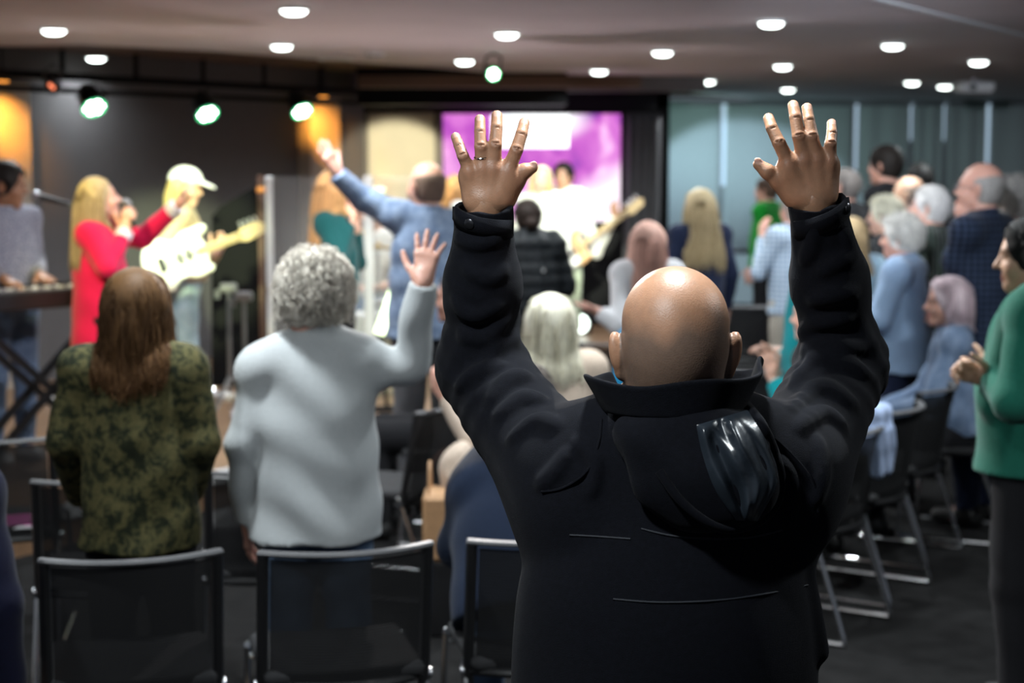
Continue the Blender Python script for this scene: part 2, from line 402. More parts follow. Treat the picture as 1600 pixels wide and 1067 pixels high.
def head_col(V, c, R, s, base, lips=(.45, .13, .11), brow=(.06, .04, .03), beard=None, scalp=None):
    Q = ((V - c) @ R) / s; C = np.tile(np.asarray(base, float), (len(V), 1))
    def mixin(mask, col, a):
        m = np.clip(mask, 0, 1)[:, None] * a; C[:] = C * (1 - m) + np.asarray(col) * m
    front = Q[:, 1] > .055
    mixin((front & (np.abs(Q[:, 0]) < .026) & (Q[:, 2] < -.053) & (Q[:, 2] > -.079)) * (1 - (np.abs(Q[:, 0]) / .028) ** 4), lips, .75)
    bx = np.abs(np.abs(Q[:, 0]) - .032) < .017
    mixin((front & bx & (np.abs(Q[:, 2] - .024 + .15 * (np.abs(Q[:, 0]) - .03)) < .0045)) * 1., brow, .85)
    # iris and lash line
    mixin((front & (np.abs(np.abs(Q[:, 0]) - .031) < .011) & (np.abs(Q[:, 2] - .002) < .0045)) * 1., (.55, .5, .47), .8)
    mixin((front & (np.abs(np.abs(Q[:, 0]) - .031) < .0045) & (np.abs(Q[:, 2] - .002) < .0045)) * 1., (.03, .025, .02), .95)
    mixin((front & (np.abs(np.abs(Q[:, 0]) - .031) < .013) & (np.abs(Q[:, 2] - .0075) < .0015)) * 1., brow, .8)
    if beard is not None:
        mixin(((Q[:, 2] < -.04) & (Q[:, 1] > -.01) & (Q[:, 2] > -.13) & ~((np.abs(Q[:, 0]) < .022) & (Q[:, 2] > -.078) & (Q[:, 2] < -.05))) * 1., beard, .7)
    if scalp is not None:   # cropped hair on the back and sides
        hl = Q[:, 2] < .068 + .018 * np.sin(Q[:, 0] * 60) * .3; lo = Q[:, 2] > -.075; bk = Q[:, 1] < .035 - .5 * np.abs(Q[:, 2]) * 0
        ear = np.abs(Q[:, 0]) < .0795
        f = np.clip((.075 - Q[:, 2]) / .022, 0, 1) * np.clip((Q[:, 2] + .085) / .03, 0, 1) * bk * ear
        mixin(f, scalp, .62)
    return C

SKIN = lambda: mat('skin', rough=.42, var=.07, scale=90, bump=.12, bscale=420, attr=True, sss=.12)
HAIRM = lambda: mat('hair', rough=.62, var=.22, scale=18, stretch=(6, 6, 1), attr=True, spec=.22)
SK = dict(fair=(.60, .36, .27), pink=(.62, .33, .25), tan=(.46, .25, .155), olive=(.50, .30, .20), brown=(.27, .13, .07), dark=(.16, .075, .04))

def hair_cap(c, R, s, thick=.012, kind='short', length=.3, width=.085, back=.0, line=.055, Rb=None):
    F = Field(); h = lambda x, y, z: c + R @ (np.array([x, y, z]) * s)
    F.el(h(0, -.012, .035), (np.array([.076, .096, .085]) + thick) * s, R, k=.02)
    F.el(h(0, -.035, -.01), (np.array([.070, .065, .085]) + thick) * s, R, k=.03)
    if kind in ('long', 'bob'):
        dz = np.array([0, 0, 1.]) if kind == 'long' else R[:, 2]
        b = h(0, -.062, -.0) - dz * length * s + (R @ np.array([0, back, 0])) * s
        F.rc(h(0, -.035, .0), b, .085 * s, .06 * s, k=.05, sc=(width / .085, .55, 1), R=Rb if Rb is not None else R, cut=.0)
        for q in (-1, 1): F.rc(h(q * .066, -.02, .02), h(q * .074, -.02, -.075 if kind == 'bob' else -.12), .024 * s, .02 * s, k=.03)
    # face opening
    F.el(h(0, .112, -.052), np.array([.078, .098, .125]) * s, R, k=.015, op='s')
    F.el(h(0, .1, line - .02), np.array([.055, .042, .05]) * s, R, k=.02, op='s')
    if kind == 'short': F.plane(h(0, -.03, -.07), -R[:, 2] + .2 * R[:, 1], k=.01)
    if kind == 'short':
        for q in (-1, 1): F.el(h(q * .088, .0, -.016), np.array([.02, .03, .04]) * s, R, k=.01, op='s')
    return F

def hair_strands(c, R, s, n, length, K=14, kind='long', zend=None, rad=.0016, curl=0., freq=60., coll=None, thick=(.006, .03), lift=.3, part=0., xmax=None, Ry=None, taper=.8):
    """combed strands from the scalp, pushed out of head and shoulders"""
    u = RNG.normal(size=(n * 4, 3)); u /= np.linalg.norm(u, axis=1)[:, None]
    ok = (u[:, 2] > -.55) & ~((u[:, 1] > .25 + .1 * RNG.random(len(u))) & (u[:, 2] < .62)) & ~((u[:, 1] > -.1) & (u[:, 2] < -.1))
    u = u[ok][:n]; n = len(u)
    P = np.array([0, -.008, .035]) + u * np.array([.076, .096, .085]); P = c + (P * s) @ R.T
    nrm = u @ R.T; side = np.sign(u[:, 0] - part + RNG.normal(0, .04, n))
    d = nrm * lift + (side[:, None] * R[:, 0]) * (.8 * np.clip(u[:, 2], 0, 1))[:, None] * (.25 if kind == 'curly' else 1) - R[:, 1] * (.3 * np.clip(u[:, 2], 0, 1))[:, None]
    d /= np.linalg.norm(d, axis=1)[:, None] + 1e-9
    L = length * s * (.8 + .35 * RNG.random(n)); st = L / (K - 1); th = thick[0] + (thick[1] - thick[0]) * RNG.random(n)
    S = np.zeros((n, K, 3)); S[:, 0] = P; grav = np.array([0, 0, -1.]); stop = np.zeros(n, bool)
    ze = None if zend is None else zend + RNG.normal(0, .022, n)
    jit = RNG.normal(0, .08, (n, 3))
    for i in range(1, K):
        g = .55 if kind == 'long' else .32
        d = d * (1 - g) + grav * g + jit * .3; d /= np.linalg.norm(d, axis=1)[:, None] + 1e-9
        q = S[:, i - 1] + d * st[:, None]
        if coll is not None:
            for _ in range(2):
                e = .004; dv = coll.eval(q); gr = np.stack([coll.eval(q + np.eye(3)[a] * e) - dv for a in range(3)], 1); gr /= np.linalg.norm(gr, axis=1)[:, None] + 1e-9
                pen = np.clip(th * s * min(1, i / 3) - dv, 0, .05); q = q + gr * pen[:, None]
            if xmax is not None:
                lx = (q - c) @ Ry[:, 0]; lim = xmax * s * (.8 + .25 * th / thick[1]) * np.clip(1.05 + taper * (q[:, 2] - c[2] + .12), .72, 1.25); q = q + (np.clip(lx, -lim, lim) - lx)[:, None] * Ry[:, 0]
            if kind == 'long':
                lz = (q - c) @ R[:, 2]; ly = (q - c) @ R[:, 1]; lm = (.028 + 1.1 * np.clip(lz / s - .05, 0, 1)) * s; q = q + (np.minimum(ly, lm) - ly)[:, None] * R[:, 1]
            d = q - S[:, i - 1]; d /= np.linalg.norm(d, axis=1)[:, None] + 1e-9
        if ze is not None: stop |= q[:, 2] < (ze if Ry is None else ze + .55 * taper * np.abs((q - c) @ Ry[:, 0]))
        S[:, i] = np.where(stop[:, None], S[:, i - 1] + d * 1e-4, q)
    if curl:
        t = np.linspace(0, 1, K)[None, :, None]; ph = RNG.random(n)[:, None, None] * 6.28; al = (L[:, None, None] * t) * freq * (.7 + .6 * RNG.random((n, 1, 1)))
        ax1 = np.cross(nrm, RNG.normal(size=(n, 3))); ax1 /= np.linalg.norm(ax1, axis=1)[:, None]; ax2 = nrm
        S += curl * s * np.minimum(1, t * 4) * (np.cos(al + ph) * ax1[:, None, :] + .7 * np.sin(al + ph) * ax2[:, None, :])
    tap = np.linspace(1, .45, K)[None, :] * np.ones((n, 1)) * rad; tap[:, -1] *= .4
    return S, tap

def make_hair(parent, off, c, R, s, col, col2=None, name='hair', cap=None, strands=None, vox=.008, dispA=.0, dispF=90., tips=None):
    parts, cols = [], []; col = np.asarray(col, float); col2 = np.asarray(col2 if col2 is not None else col * .6, float)
    if cap is not None:
        if dispA: cap.disp = lambda P: dispA * np.sin(P[:, 0] * dispF + 3 * np.sin(P[:, 2] * dispF * .4)) * np.sin(P[:, 1] * dispF * .9 + 2 * np.sin(P[:, 0] * dispF * .5) + 1) * (.6 + .4 * np.sin(P[:, 2] * dispF * .8))
        V, Fc = cap.mesh(vox); parts.append((V, Fc)); cols.append(np.tile(col * .8 + col2 * .2, (len(V), 1)))
    if strands is not None:
        S, rd = strands; V, Fc = strands_mesh(S, rd); n, k, _ = S.shape
        m = RNG.random((n, 1, 1)) ** 1.3; cc = col * (1 - m) + col2 * m; cc = cc * (.75 + .5 * RNG.random((n, 1, 1)))
        cc = np.broadcast_to(cc, (n, k * 3, 3)).copy()
        if tips is not None:
            tt = np.repeat(np.linspace(0, 1, k), 3)[None, :, None] ** 1.5; cc = cc * (1 - .6 * tt) + np.asarray(tips) * .6 * tt
        parts.append((V, Fc)); cols.append(cc.reshape(-1, 3))
    V, Fc = joinm(parts)
    return mesh_obj(name, V, Fc, HAIRM(), parent, col=np.clip(np.concatenate(cols), 0, 1), off=off)

class Body: pass
def person(label, base, yaw=0., H=1.70, build=1., seat=None, lean=0., head=(0, 0, 0), arms=None, skin='fair', legs=None,
           top=None, bottom=None, shoes=None, hair=None, face=True, beard=None, scalp=None, group=None, vox=.012, hvox=.007, handvox=.0035, shw=None, jaw=1., belly=0.):
    """one person: a continuous body, with clothes and hair as children. yaw 0 faces away from the camera (+Y)"""
    base = np.asarray(base, float); hs = H / 1.70; B = Body(); Rz = rotm(yaw); Rt = Rz @ rotm(0, -lean)
    root = thing('person', label, 'person', base, 0, group); B.root = root; B.base = base
    hip0 = np.array([0, 0, .92]); hipw = base + np.array([0, 0, (seat if seat is not None else .92 * hs)]) if seat is None else base + np.array([0, 0, seat + .09 * hs])
    Lc = lambda x, y, z: base + Rz @ (np.array([x, y, z]) * hs)
    T = lambda x, y, z: hipw + Rt @ ((np.array([x, y, z]) - hip0) * hs)
    sw = (shw or .165 * (.5 + .5 * build))
    sh = {q: T(g * sw, -.01, 1.385) for q, g in (('L', -1), ('R', 1))}
    nb = T(0, -.015, 1.445); nt = T(0, .005, 1.53)
    Rh = Rz @ rotm(*head); c = nt + Rh @ (np.array([0, .012, .05]) * hs)
    B.c, B.Rh, B.hs, B.T, B.Lc, B.Rz = c, Rh, hs, T, Lc, Rz
    # ---- joints of arms
    A = {}
    for q, g in (('L', -1), ('R', 1)):
        a = dict((arms or {}).get(q, {}))
        w_ = lambda p: p if isinstance(p, np.ndarray) else T(*p)
        if 'wr' in a:
            el, wr = w_(a['el']), w_(a['wr'])
        else: el, wr = T(g * (sw + .07), -.03, 1.10), T(g * (sw + .075), .04, .86)
        f = a.get('f'); n_ = a.get('n')
        f = unit(wr - el) if f is None else (Rz @ np.asarray(f, float) if not isinstance(f, np.ndarray) else f)
        n_ = Rz @ np.array([-g, 0, 0.]) if n_ is None else (Rz @ np.asarray(n_, float) if not isinstance(n_, np.ndarray) else n_)
        s2 = a.get('sh'); A[q] = dict(sh=sh[q] if s2 is None else w_(s2), el=el, wr=wr, f=f, n=n_, spread=a.get('spread', .7), curl=a.get('curl', .3), on=a.get('on', True))
    B.A = A
    # ---- joints of legs
    G = {}
    for q, g in (('L', -1), ('R', 1)):
        if legs and q in legs: hp = T(g * .09, 0, .89); kn, an = [p if isinstance(p, np.ndarray) else Lc(*p) for p in legs[q]]
        elif seat is not None: hp = T(g * .095, .02, .88); kn = base + Rz @ np.array([g * .12, .44 * hs, seat + .06]); an = base + Rz @ np.array([g * .12, .44 * hs, .085])
        else: hp, kn, an = T(g * .09, 0, .88), Lc(g * .10, .01, .48), Lc(g * .105, -.02, .085)
        G[q] = (hp, kn, an)
    fdir = Rz @ np.array([0, 1., 0])
    # ---- body
    F = Field(); b = build
    head_prims(F, c, Rh, hs, ears=True, jaw=jaw)
    F.rc(nb, c + Rh @ (np.array([0, -.022, -.055]) * hs), .056 * hs * (.6 + .4 * b), .053 * hs, k=.03)
    F.el(T(0, 0, 1.26), np.array([.155 * b, .105 * b, .19]) * hs, Rt, k=.05); F.el(T(0, .01 + belly * .4, 1.06), np.array([.138 * b, (.10 + belly * .5) * b, .16]) * hs, Rt, k=.05)
    F.el(T(0, -.005, .93), np.array([.165 * b, .115 * b, .13]) * hs, Rt, k=.05)
    F.rc(A['L']['sh'], A['R']['sh'], .05 * hs, k=.05)
    for q in 'LR': F.rc(T(0, -.02, 1.46), A[q]['sh'], .042 * hs, .045 * hs, k=.04)
    ar = .6 + .4 * b
    for q in 'LR':
        a = A[q]; F.rc(a['sh'], a['el'], .048 * hs * ar, .038 * hs * ar, k=.03); F.rc(a['el'], a['wr'], .039 * hs * ar, .026 * hs, k=.015)
    for q in 'LR':
        hp, kn, an = G[q]; F.rc(hp, kn, .083 * hs * ar, .055 * hs, k=.04); F.rc(kn, an, .053 * hs, .036 * hs, k=.02)
        F.rc(an + fdir * -.02, an + fdir * .13 * hs + np.array([0, 0, -.045]), .034 * hs, .025 * hs, k=.02)
    cen = [c, nb]
    hz0 = (nb[2] + .01)
    lo, hi = F.bounds()
    parts = [F.mesh(vox * 1.25, hi=np.array([9, 99, 9.]) if False else None)] if False else []
    hb = np.array([.135, .16, .15]) * hs
    parts.append(F.mesh(hvox, lo=c - hb * 1.1, hi=c + hb * 1.1))
    # coarse rest: a copy without the head
    F2 = Field(); F2.p = F.p[18 + 3 * 2 + 0:] if False else [p for p in F.p if not (np.all(p[1] > c - hb * 1.35) and np.all(p[2] < c + hb * 1.35))]
    parts.append(F2.mesh(vox * 1.25))
    for q in 'LR':
        a = A[q]
        if not a['on']: continue
        Fh = Field(); Fh.rc(a['wr'] + unit(a['el'] - a['wr']) * .08 * hs, a['wr'], .031 * hs, .026 * hs, k=.01)
        Fh.rc(a['wr'], a['wr'] + unit(a['f']) * .03 * hs, .025 * hs, .022 * hs, k=.012)
        hand_prims(Fh, a['wr'], a['f'], a['n'], q, hs, a['spread'], a['curl']); parts.append(Fh.mesh(handvox, n=16))
    V, Fc = joinm(parts)
    sk = SK[skin] if isinstance(skin, str) else skin
    C = head_col(V, c, Rh, hs, sk, beard=beard, scalp=scalp, lips=(sk[0] * .8, sk[1] * .42, sk[2] * .45))
    mesh_obj('body', V, Fc, SKIN(), root, col=C, off=base)
    # ---- clothes
    def wrinkle(amp, fr=38., seed=0.):
        return lambda P: amp * (np.sin(P[:, 2] * fr + 2.2 * np.sin(P[:, 0] * fr * .35 + seed) + 1.5 * np.sin(P[:, 1] * fr * .4)) * .6 + .4 * np.sin(P[:, 0] * fr * .8 + P[:, 2] * fr * .5 + seed))
    def make_top(t):
        o = t.get('bulk', .014); sr = t.get('sleeve_r', .012); Fc_ = Field(); hem = t.get('hem', .86); fl = t.get('flare', 0.)
        F_ = Fc_
        F_.el(T(0, 0, 1.26), (np.array([.155 * b, .105 * b, .19]) + o) * hs, Rt, k=.05)
        F_.el(T(0, .01 + belly * .4, 1.06), (np.array([.140 * b, (.105 + belly * .5) * b, .16]) + o) * hs, Rt, k=.06)
        if hem < 1.05:
            F_.rc(T(0, 0, 1.12), T(0, 0, hem - .0), (.150 * b + o) * hs, (.168 * b + o + fl) * hs, k=.06, sc=(1, .84 + belly, 1), R=Rt, cut=.0)
        F_.rc(A['L']['sh'], A['R']['sh'], (.05 + o) * hs, k=.05)
        for q in 'LR': F_.rc(T(0, -.02, 1.43), A[q]['sh'], (.045 + o * .6) * hs, (.046 + o) * hs, k=.04)
        for q in 'LR':
            a = A[q]; fr = t.get('sleeve', 1.0)
            if fr > 0:
                F_.rc(a['sh'], a['el'], (.050 + sr) * hs * ar, (.041 + sr) * hs * ar, k=.035)
                e = a['el'] + (a['wr'] - a['el']) * min(fr, 1.0); F_.rc(a['el'], e, (.041 + sr) * hs * ar, (.029 + sr) * hs, k=.02, cut=.0)
            else: F_.rc(a['sh'], a['sh'] + (a['el'] - a['sh']) * .45, (.050 + sr) * hs, (.048 + sr) * hs, k=.03, cut=0.)
        if seat is None or 'hem' in t:
            pass
        nr = t.get('neck', .062)
        if t.get('collar'): F_.rc(nb + Rt @ np.array([0, .01, -.01]), nb + Rt @ (np.array([0, .015, t['collar']]) * hs), (nr + .012) * hs, (nr + .016) * hs, k=.012, cut=0.)
        if t.get('hood'): F_.el(T(0, -.10, 1.40), np.array([.11, .05, .07]) * hs, Rt, k=.03)
        F_.rc(nb + Rt @ np.array([0, .015, .0]), nb + Rt @ np.array([0, .035, .14]), nr * hs, nr * hs * 1.15, k=.01, op='s')
        F_.disp = wrinkle(t.get('wr', .003), t.get('wf', 34.), base[0] * 7 + base[1]) if not t.get('puff') else (lambda P: -.007 * np.abs(np.sin((P[:, 2] - base[2]) * PI / .085)) + .004 * np.sin(P[:, 0] * 60))
        V, Fq = F_.mesh(t.get('vox', vox))
        return mesh_obj(t['name'], V, Fq, t['mat'], root, off=base)
    if top:
        for t in (top if isinstance(top, list) else [top]): B.top = make_top(t)
    if bottom:
        F_ = Field(); o = bottom.get('bulk', .016)
        F_.el(T(0, -.005, .93), (np.array([.165 * b, .115 * b, .13]) + o) * hs, Rt, k=.05)
        for q in 'LR':
            hp, kn, an = G[q]; F_.rc(hp, kn, (.085 * ar + o) * hs, (.058 + o + bottom.get('wide', 0)) * hs, k=.04)
            F_.rc(kn, an, (.056 + o + bottom.get('wide', 0)) * hs, (.040 + o + bottom.get('wide', 0)) * hs, k=.02, cut=.0)
        F_.plane(T(0, 0, bottom.get('waist', 1.0)), Rt[:, 2])
        F_.disp = wrinkle(.0035, 30., 2.)
        V, Fq = F_.mesh(vox * 1.2); mesh_obj(bottom.get('name', 'trousers'), V, Fq, bottom['mat'], root, off=base)
    if shoes is not None:
        for q in 'LR':
            F_ = Field(); hp, kn, an = G[q]; fd = unit(fdir + (np.array([0, 0, 0])))
            hl = an + fd * -.03 + np.array([0, 0, -.035]); to = an + fd * .15 * hs + np.array([0, 0, -.048])
            F_.rc(hl, to, .045 * hs, .035 * hs, k=.02); F_.rc(an + np.array([0, 0, .03]), hl, .045 * hs, .044 * hs, k=.03, cut0=0)
            F_.plane(an + np.array([0, 0, -.083]), (0, 0, -1)); V, Fq = F_.mesh(vox); mesh_obj('shoe', V, Fq, shoes, root, off=base)
    # ---- hair
    if hair:
        hk = hair['kind']; s = hs; col = hair['col']
        coll = Field(); coll.el(c + Rh @ (np.array([0, -.008, .035]) * s), np.array([.076, .096, .085]) * s, Rh); coll.el(c + Rh @ (np.array([0, .0, -.03]) * s), np.array([.066, .085, .085]) * s, Rh)
        ob = (top if isinstance(top, dict) else (top[0] if top else {})).get('bulk', .014)
        coll.el(T(0, 0, 1.24), (np.array([.155 * b, .105 * b, .17]) + ob) * hs, Rt, k=.05); coll.rc(T(-.06, -.01, 1.385), T(.06, -.01, 1.385), (.05 + ob) * hs, k=.05)
        coll.rc(nb, c, .055 * s, k=.02)
        n = hair.get('n', 700); rd = hair.get('rad', .0028)
        if hk == 'short':
            cap = hair_cap(c, Rh, s, hair.get('thick', .011), 'short', line=hair.get('line', .055))
            S, r_ = hair_strands(c, Rh, s, n, hair.get('length', .05), K=5, kind='short', rad=rd, coll=coll, thick=(.006, hair.get('thick', .011) + .006), lift=.7)
            make_hair(root, base, c, Rh, s, col, hair.get('col2'), cap=cap, strands=(S, r_), vox=hair.get('vox', .008), dispA=.003)
        elif hk == 'curly':
            cap = hair_cap(c, Rh, s, hair.get('thick', .025), hair.get('cap', 'short'), length=hair.get('caplen', .09), width=hair.get('width', .1), line=.06)
            S, r_ = hair_strands(c, Rh, s, n, hair.get('length', .09), K=12, kind='curly', rad=rd, curl=hair.get('curl', .012), freq=hair.get('freq', 110), coll=coll, thick=(.012, hair.get('thick', .025) + .012), lift=.8)
            make_hair(root, base, c, Rh, s, col, hair.get('col2'), cap=cap, strands=(S, r_), vox=hair.get('vox', .008), dispA=.006, dispF=95)
        elif hk == 'bald':   # a ring of cropped hair round the back
            F_ = Field(); h = lambda x, y, z: c + Rh @ (np.array([x, y, z]) * s)
            F_.el(h(0, -.010, .030), (np.array([.076, .096, .085]) + hair.get('thick', .007)) * s, Rh); F_.el(h(0, -.03, -.02), (np.array([.072, .066, .07]) + .004) * s, Rh, k=.02)
            F_.plane(h(0, -.02, hair.get('top', .06)), Rh[:, 2] + .25 * Rh[:, 1], k=.01); F_.plane(h(0, .012, 0), Rh[:, 1] + .1 * Rh[:, 2], k=.01); F_.plane(h(0, -.03, -.065), -Rh[:, 2], k=.01)
            for q in (-1, 1): F_.el(h(q * .088, .0, -.016), np.array([.02, .03, .04]) * s, Rh, k=.01, op='s')
            make_hair(root, base, c, Rh, s, col, hair.get('col2'), cap=F_, vox=.007, dispA=.0015)
        else:
            ln = hair.get('length', .32)
            cap = hair_cap(c, Rh, s, hair.get('thick', .010), hk, length=hair.get('caplen', ln - .06), width=hair.get('width', .085), back=hair.get('back', 0.), line=hair.get('line', .055), Rb=Rz if hk == 'long' else None)
            S, r_ = hair_strands(c, Rh, s, n, ln + .12, K=16, kind='long', zend=c[2] - ln * s, rad=rd, curl=hair.get('curl', .0), freq=hair.get('freq', 25), coll=coll, thick=(.006, hair.get('thick', .010) + .014), part=hair.get('part', 0.), lift=hair.get('lift', .3), xmax=hair.get('width', .085) + .022, Ry=Rz, taper=hair.get('taper', .3))
            make_hair(root, base, c, Rh, s, col, hair.get('col2'), cap=cap, strands=(S, r_), vox=hair.get('vox', .008), tips=hair.get('tips'))
    return B
def glasses(B, mt):
    g = MB(); h = lambda x, y, z: B.c + B.Rh @ (np.array([x, y, z]) * B.hs)
    for q in (-1, 1):
        g.tube([h(q * .033 + .023 * math.cos(a), .104, .0 + .018 * math.sin(a)) for a in np.linspace(0, 2 * PI, 17)], .0018, 6, cap=False)
        g.tube([h(q * .056, .102, .004), h(q * .082, .06, .006), h(q * .084, -.005, .004)], .0017, 6)
    g.tube([h(-.010, .105, .004), h(0, .113, .007), h(.010, .105, .004)], .0017, 6)
    return g.obj('glasses', mt, B.root, True, off=B.base)
# ------------------------------------------------------------------ the setting
CEIL = 2.62; STG = .20
U = np.array([.54, .84]) / math.hypot(.54, .84); NRM = np.array([U[1], -U[0]])      # along the stage front / towards the hall
def wline(px, off=0.0, base=(-3.6, 12.6)):
    """point of the line parallel to the stage wall, off metres in front of it, seen at pixel column px"""
    b = np.array(base) + NRM * off; r = (px - 800) / F_PX
    t = (r * b[1] - b[0]) / (U[0] - r * U[1]); return b + U * t
FRONT0 = np.array([-1.6, 8.95])
def struct(mb, name, m): return tag(mb.obj(name, m), kind='structure')
m_carpet = mat('carpet', (.012, .0118, .012), .95, spec=.08, var=.35, scale=9, bump=.4, bscale=300)
m_wallgrey = mat('wall_paint_grey', (.105, .100, .105), .85, var=.05, scale=12)
m_wallblue = mat('wall_paint_blue', (.36, .40, .41), .8, var=.04, scale=3)
m_white_ceiling = mat('ceiling_paint', (.62, .56, .58), .75, var=.05, scale=2, bump=.05, bscale=40)
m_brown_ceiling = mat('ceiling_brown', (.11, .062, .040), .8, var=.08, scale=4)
m_black = mat('black_paint', (.005, .005, .0055), .7, var=.1, spec=.12)
m_blackplastic = mat('black_plastic', (.012, .012, .013), .38, var=.1)
m_chrome = mat('chrome', (.80, .81, .83), .22, 1.0, var=.03)
m_greymetal = mat('grey_metal', (.30, .30, .32), .35, .8, var=.05)
m_white = mat('white_plastic', (.72, .72, .72), .45, var=.03)
m_wood = mat('stage_wood', (.20, .115, .065), .42, var=.25, scale=6, stretch=(1, 14, 1), bump=.05)
m_drape = mat('drape', (.10, .10, .105), .9, var=.12, scale=30)
m_blind = mat('blind_fabric', (.42, .47, .48), .85, var=.05, scale=20)
m_cream = mat('cream_panel', (.62, .54, .43), .7, var=.05, scale=5)

struct(MB().box((1, 10, -.06), (9, 14, .06)), 'floor', m_carpet)
edge = [onz(x, y, CEIL)[:2] for x, y in ((130, 70), (330, 80), (530, 95), (700, 108), (880, 122), (1040, 141), (1160, 153))]
e0 = onz(-160, 76, CEIL)[:2]
poly = [(-8, -2), (9, -2), (9, 22.3), (edge[-1][0] + .3, 22.3)] + [tuple(p) for p in edge[::-1]] + [tuple(e0), (-8, e0[1] - 1.5)]
struct(MB().prism([(x, y, CEIL) for x, y in poly], (0, 0, .2)), 'ceiling', m_white_ceiling)
struct(MB().box((-2, 13.5, CEIL + .16), (6, 9, .12)), 'ceiling_stage_dim', m_brown_ceiling)  # brown colour stands for light falling off over the stage
# stage
sf = [FRONT0 + U * t for t in (-7.0, 4.9)]; sb = [np.array([-3.6, 12.6]) + U * t for t in (6.0, -9)]
sp = [(*sf[0], 0), (*sf[1], 0), (1.55, 14.2, 0), (1.55, 17, 0), (*sb[0], 0), (*sb[1], 0)]
struct(MB().prism(sp, (0, 0, STG)), 'floor_stage', m_wood)
rr = np.array([[U[0], -U[1], 0], [U[1], U[0], 0], [0, 0, 1]])
mid = (sf[0] + sf[1]) / 2
struct(MB().box((*(mid + NRM * .012), STG - .03), (np.linalg.norm(sf[1] - sf[0]) / 2, .012, .036), rr), 'trim_stage_edge', m_white)
# stage wall (diagonal), wall behind the screen, back wall, side walls
def wallseg(a, b, z0, z1, th, name, m, out):
    a, b, o = np.array(a), np.array(b), np.array(out); o = o / np.linalg.norm(o) * th
    return struct(MB().prism([(*a, z0), (*b, z0), (*(b + o), z0), (*(a + o), z0)], (0, 0, z1 - z0)), name, m)
WB = wline(571)
wallseg(np.array([-3.6, 12.6]) - U * 5.5, WB, 0, CEIL + .05, .15, 'wall_stage', m_wallgrey, -NRM)
wallseg((-1.53, 17.05), (1.56, 17.05), 0, CEIL + .05, .15, 'wall_behind_screen', m_black, (0, 1))
wallseg((1.56, 17.05), (1.56, 22.15), 0, CEIL, .12, 'wall_return', m_wallgrey, (-1, 0))
wallseg((1.4, 22.1), (8.6, 22.1), 0, CEIL, .15, 'wall_back', m_wallblue, (0, 1))
wallseg((8.5, -2), (8.5, 22.1), 0, CEIL, .15, 'wall_right', m_wallblue, (1, 0))
# pilasters of the stage wall
m_pil = mat('pilaster_paint', (.42, .36, .30), .8, var=.05, scale=8)
for i, (xa, xb) in enumerate(((-60, 53), (487, 533))):
    pa, pb = wline(xa, .14), wline(xb, .14); c_ = (pa + pb) / 2
    struct(MB().box((*(c_ - NRM * .07), (STG + 2.40) / 2), (np.linalg.norm(pb - pa) / 2, .075, (2.40 - STG) / 2), rr), 'trim_%d' % (i + 1), m_pil)
# dark header over the screen and the brown-edged beams before it
a_, b_ = at(556, 168, 15.2), at(886, 168, 15.2)
struct(MB().box(((a_[0] + b_[0]) / 2, 15.6, (2.34 + 2.7) / 2), ((b_[0] - a_[0]) / 2, .35, .18)), 'trim_screen_header', m_black)
a_, b_ = at(560, 130, 14.4), at(1000, 130, 14.4)
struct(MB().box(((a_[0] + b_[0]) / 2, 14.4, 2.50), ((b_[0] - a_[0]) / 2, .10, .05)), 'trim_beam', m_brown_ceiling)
a_, b_ = at(860, 150, 16), at(1100, 150, 16)
struct(MB().box(((a_[0] + b_[0]) / 2, 16.0, 2.56), ((b_[0] - a_[0]) / 2, .15, .08)), 'trim_beam_right', mat('beam_grey', (.09, .08, .08), .8))
# windows with blinds in the back wall
m_pane = mat('daylight_glass', (.5, .6, .7), .2, emit=(.62, .82, 1.0), estr=.6, var=0)
gaps = [1130, 1338, 1424, 1476, 1543]
g = [at(x, 250, 22.0)[0] for x in gaps]
edges = [1.62] + g + [6.9]
for i, x in enumerate(g):
    wv = [.085, .045, .016, .012, .07][i]; z0 = [1.52, 1.72, 2.1, 2.1, 1.80][i]
    pn = MB().box((x, 22.09, (z0 + 2.56) / 2), (wv * .5, .015, (2.56 - z0) / 2)).obj('window_%d' % (i + 1), m_pane); tag(pn, kind='structure')
names = ['next to the dark curtain', 'behind the raised right hand', 'behind the person in the black shirt', 'narrow one behind the striped shirt', 'above the checked navy shirt', 'at the right end of the wall']
for i in range(6):
    x0, x1 = edges[i] + .03, edges[i + 1] - .03
    t = thing('roller_blind', 'grey blue roller blind on the back wall, ' + names[i], 'blind', ((x0 + x1) / 2, 22.0, 2.57), group='roller blinds on the back wall')
    wv = (x1 - x0) / 2; n_ = 16; V = []
    for k in range(n_ + 1):
        xx = -wv + 2 * wv * k / n_; V += [[xx, .01 * math.sin(k * .8 + i), 0], [xx, .01 * math.sin(k * .8 + i) + .006 * math.cos(k), -1.85]]
    V = np.array(V); q = np.array([[2 * k, 2 * k + 2, 2 * k + 3, 2 * k + 1] for k in range(n_)])
    o = mesh_obj('blind_fabric', V, q, m_blind, t); md = o.modifiers.new('th', 'SOLIDIFY'); md.thickness = .004
    MB().cyl((-wv, .0, .0), (wv, .0, .0), .035).obj('roller_tube', m_greymetal, t, True)
    MB().box((0, .0, -1.86), (wv, .012, .014), bev=.004).obj('bottom_bar', m_greymetal, t)
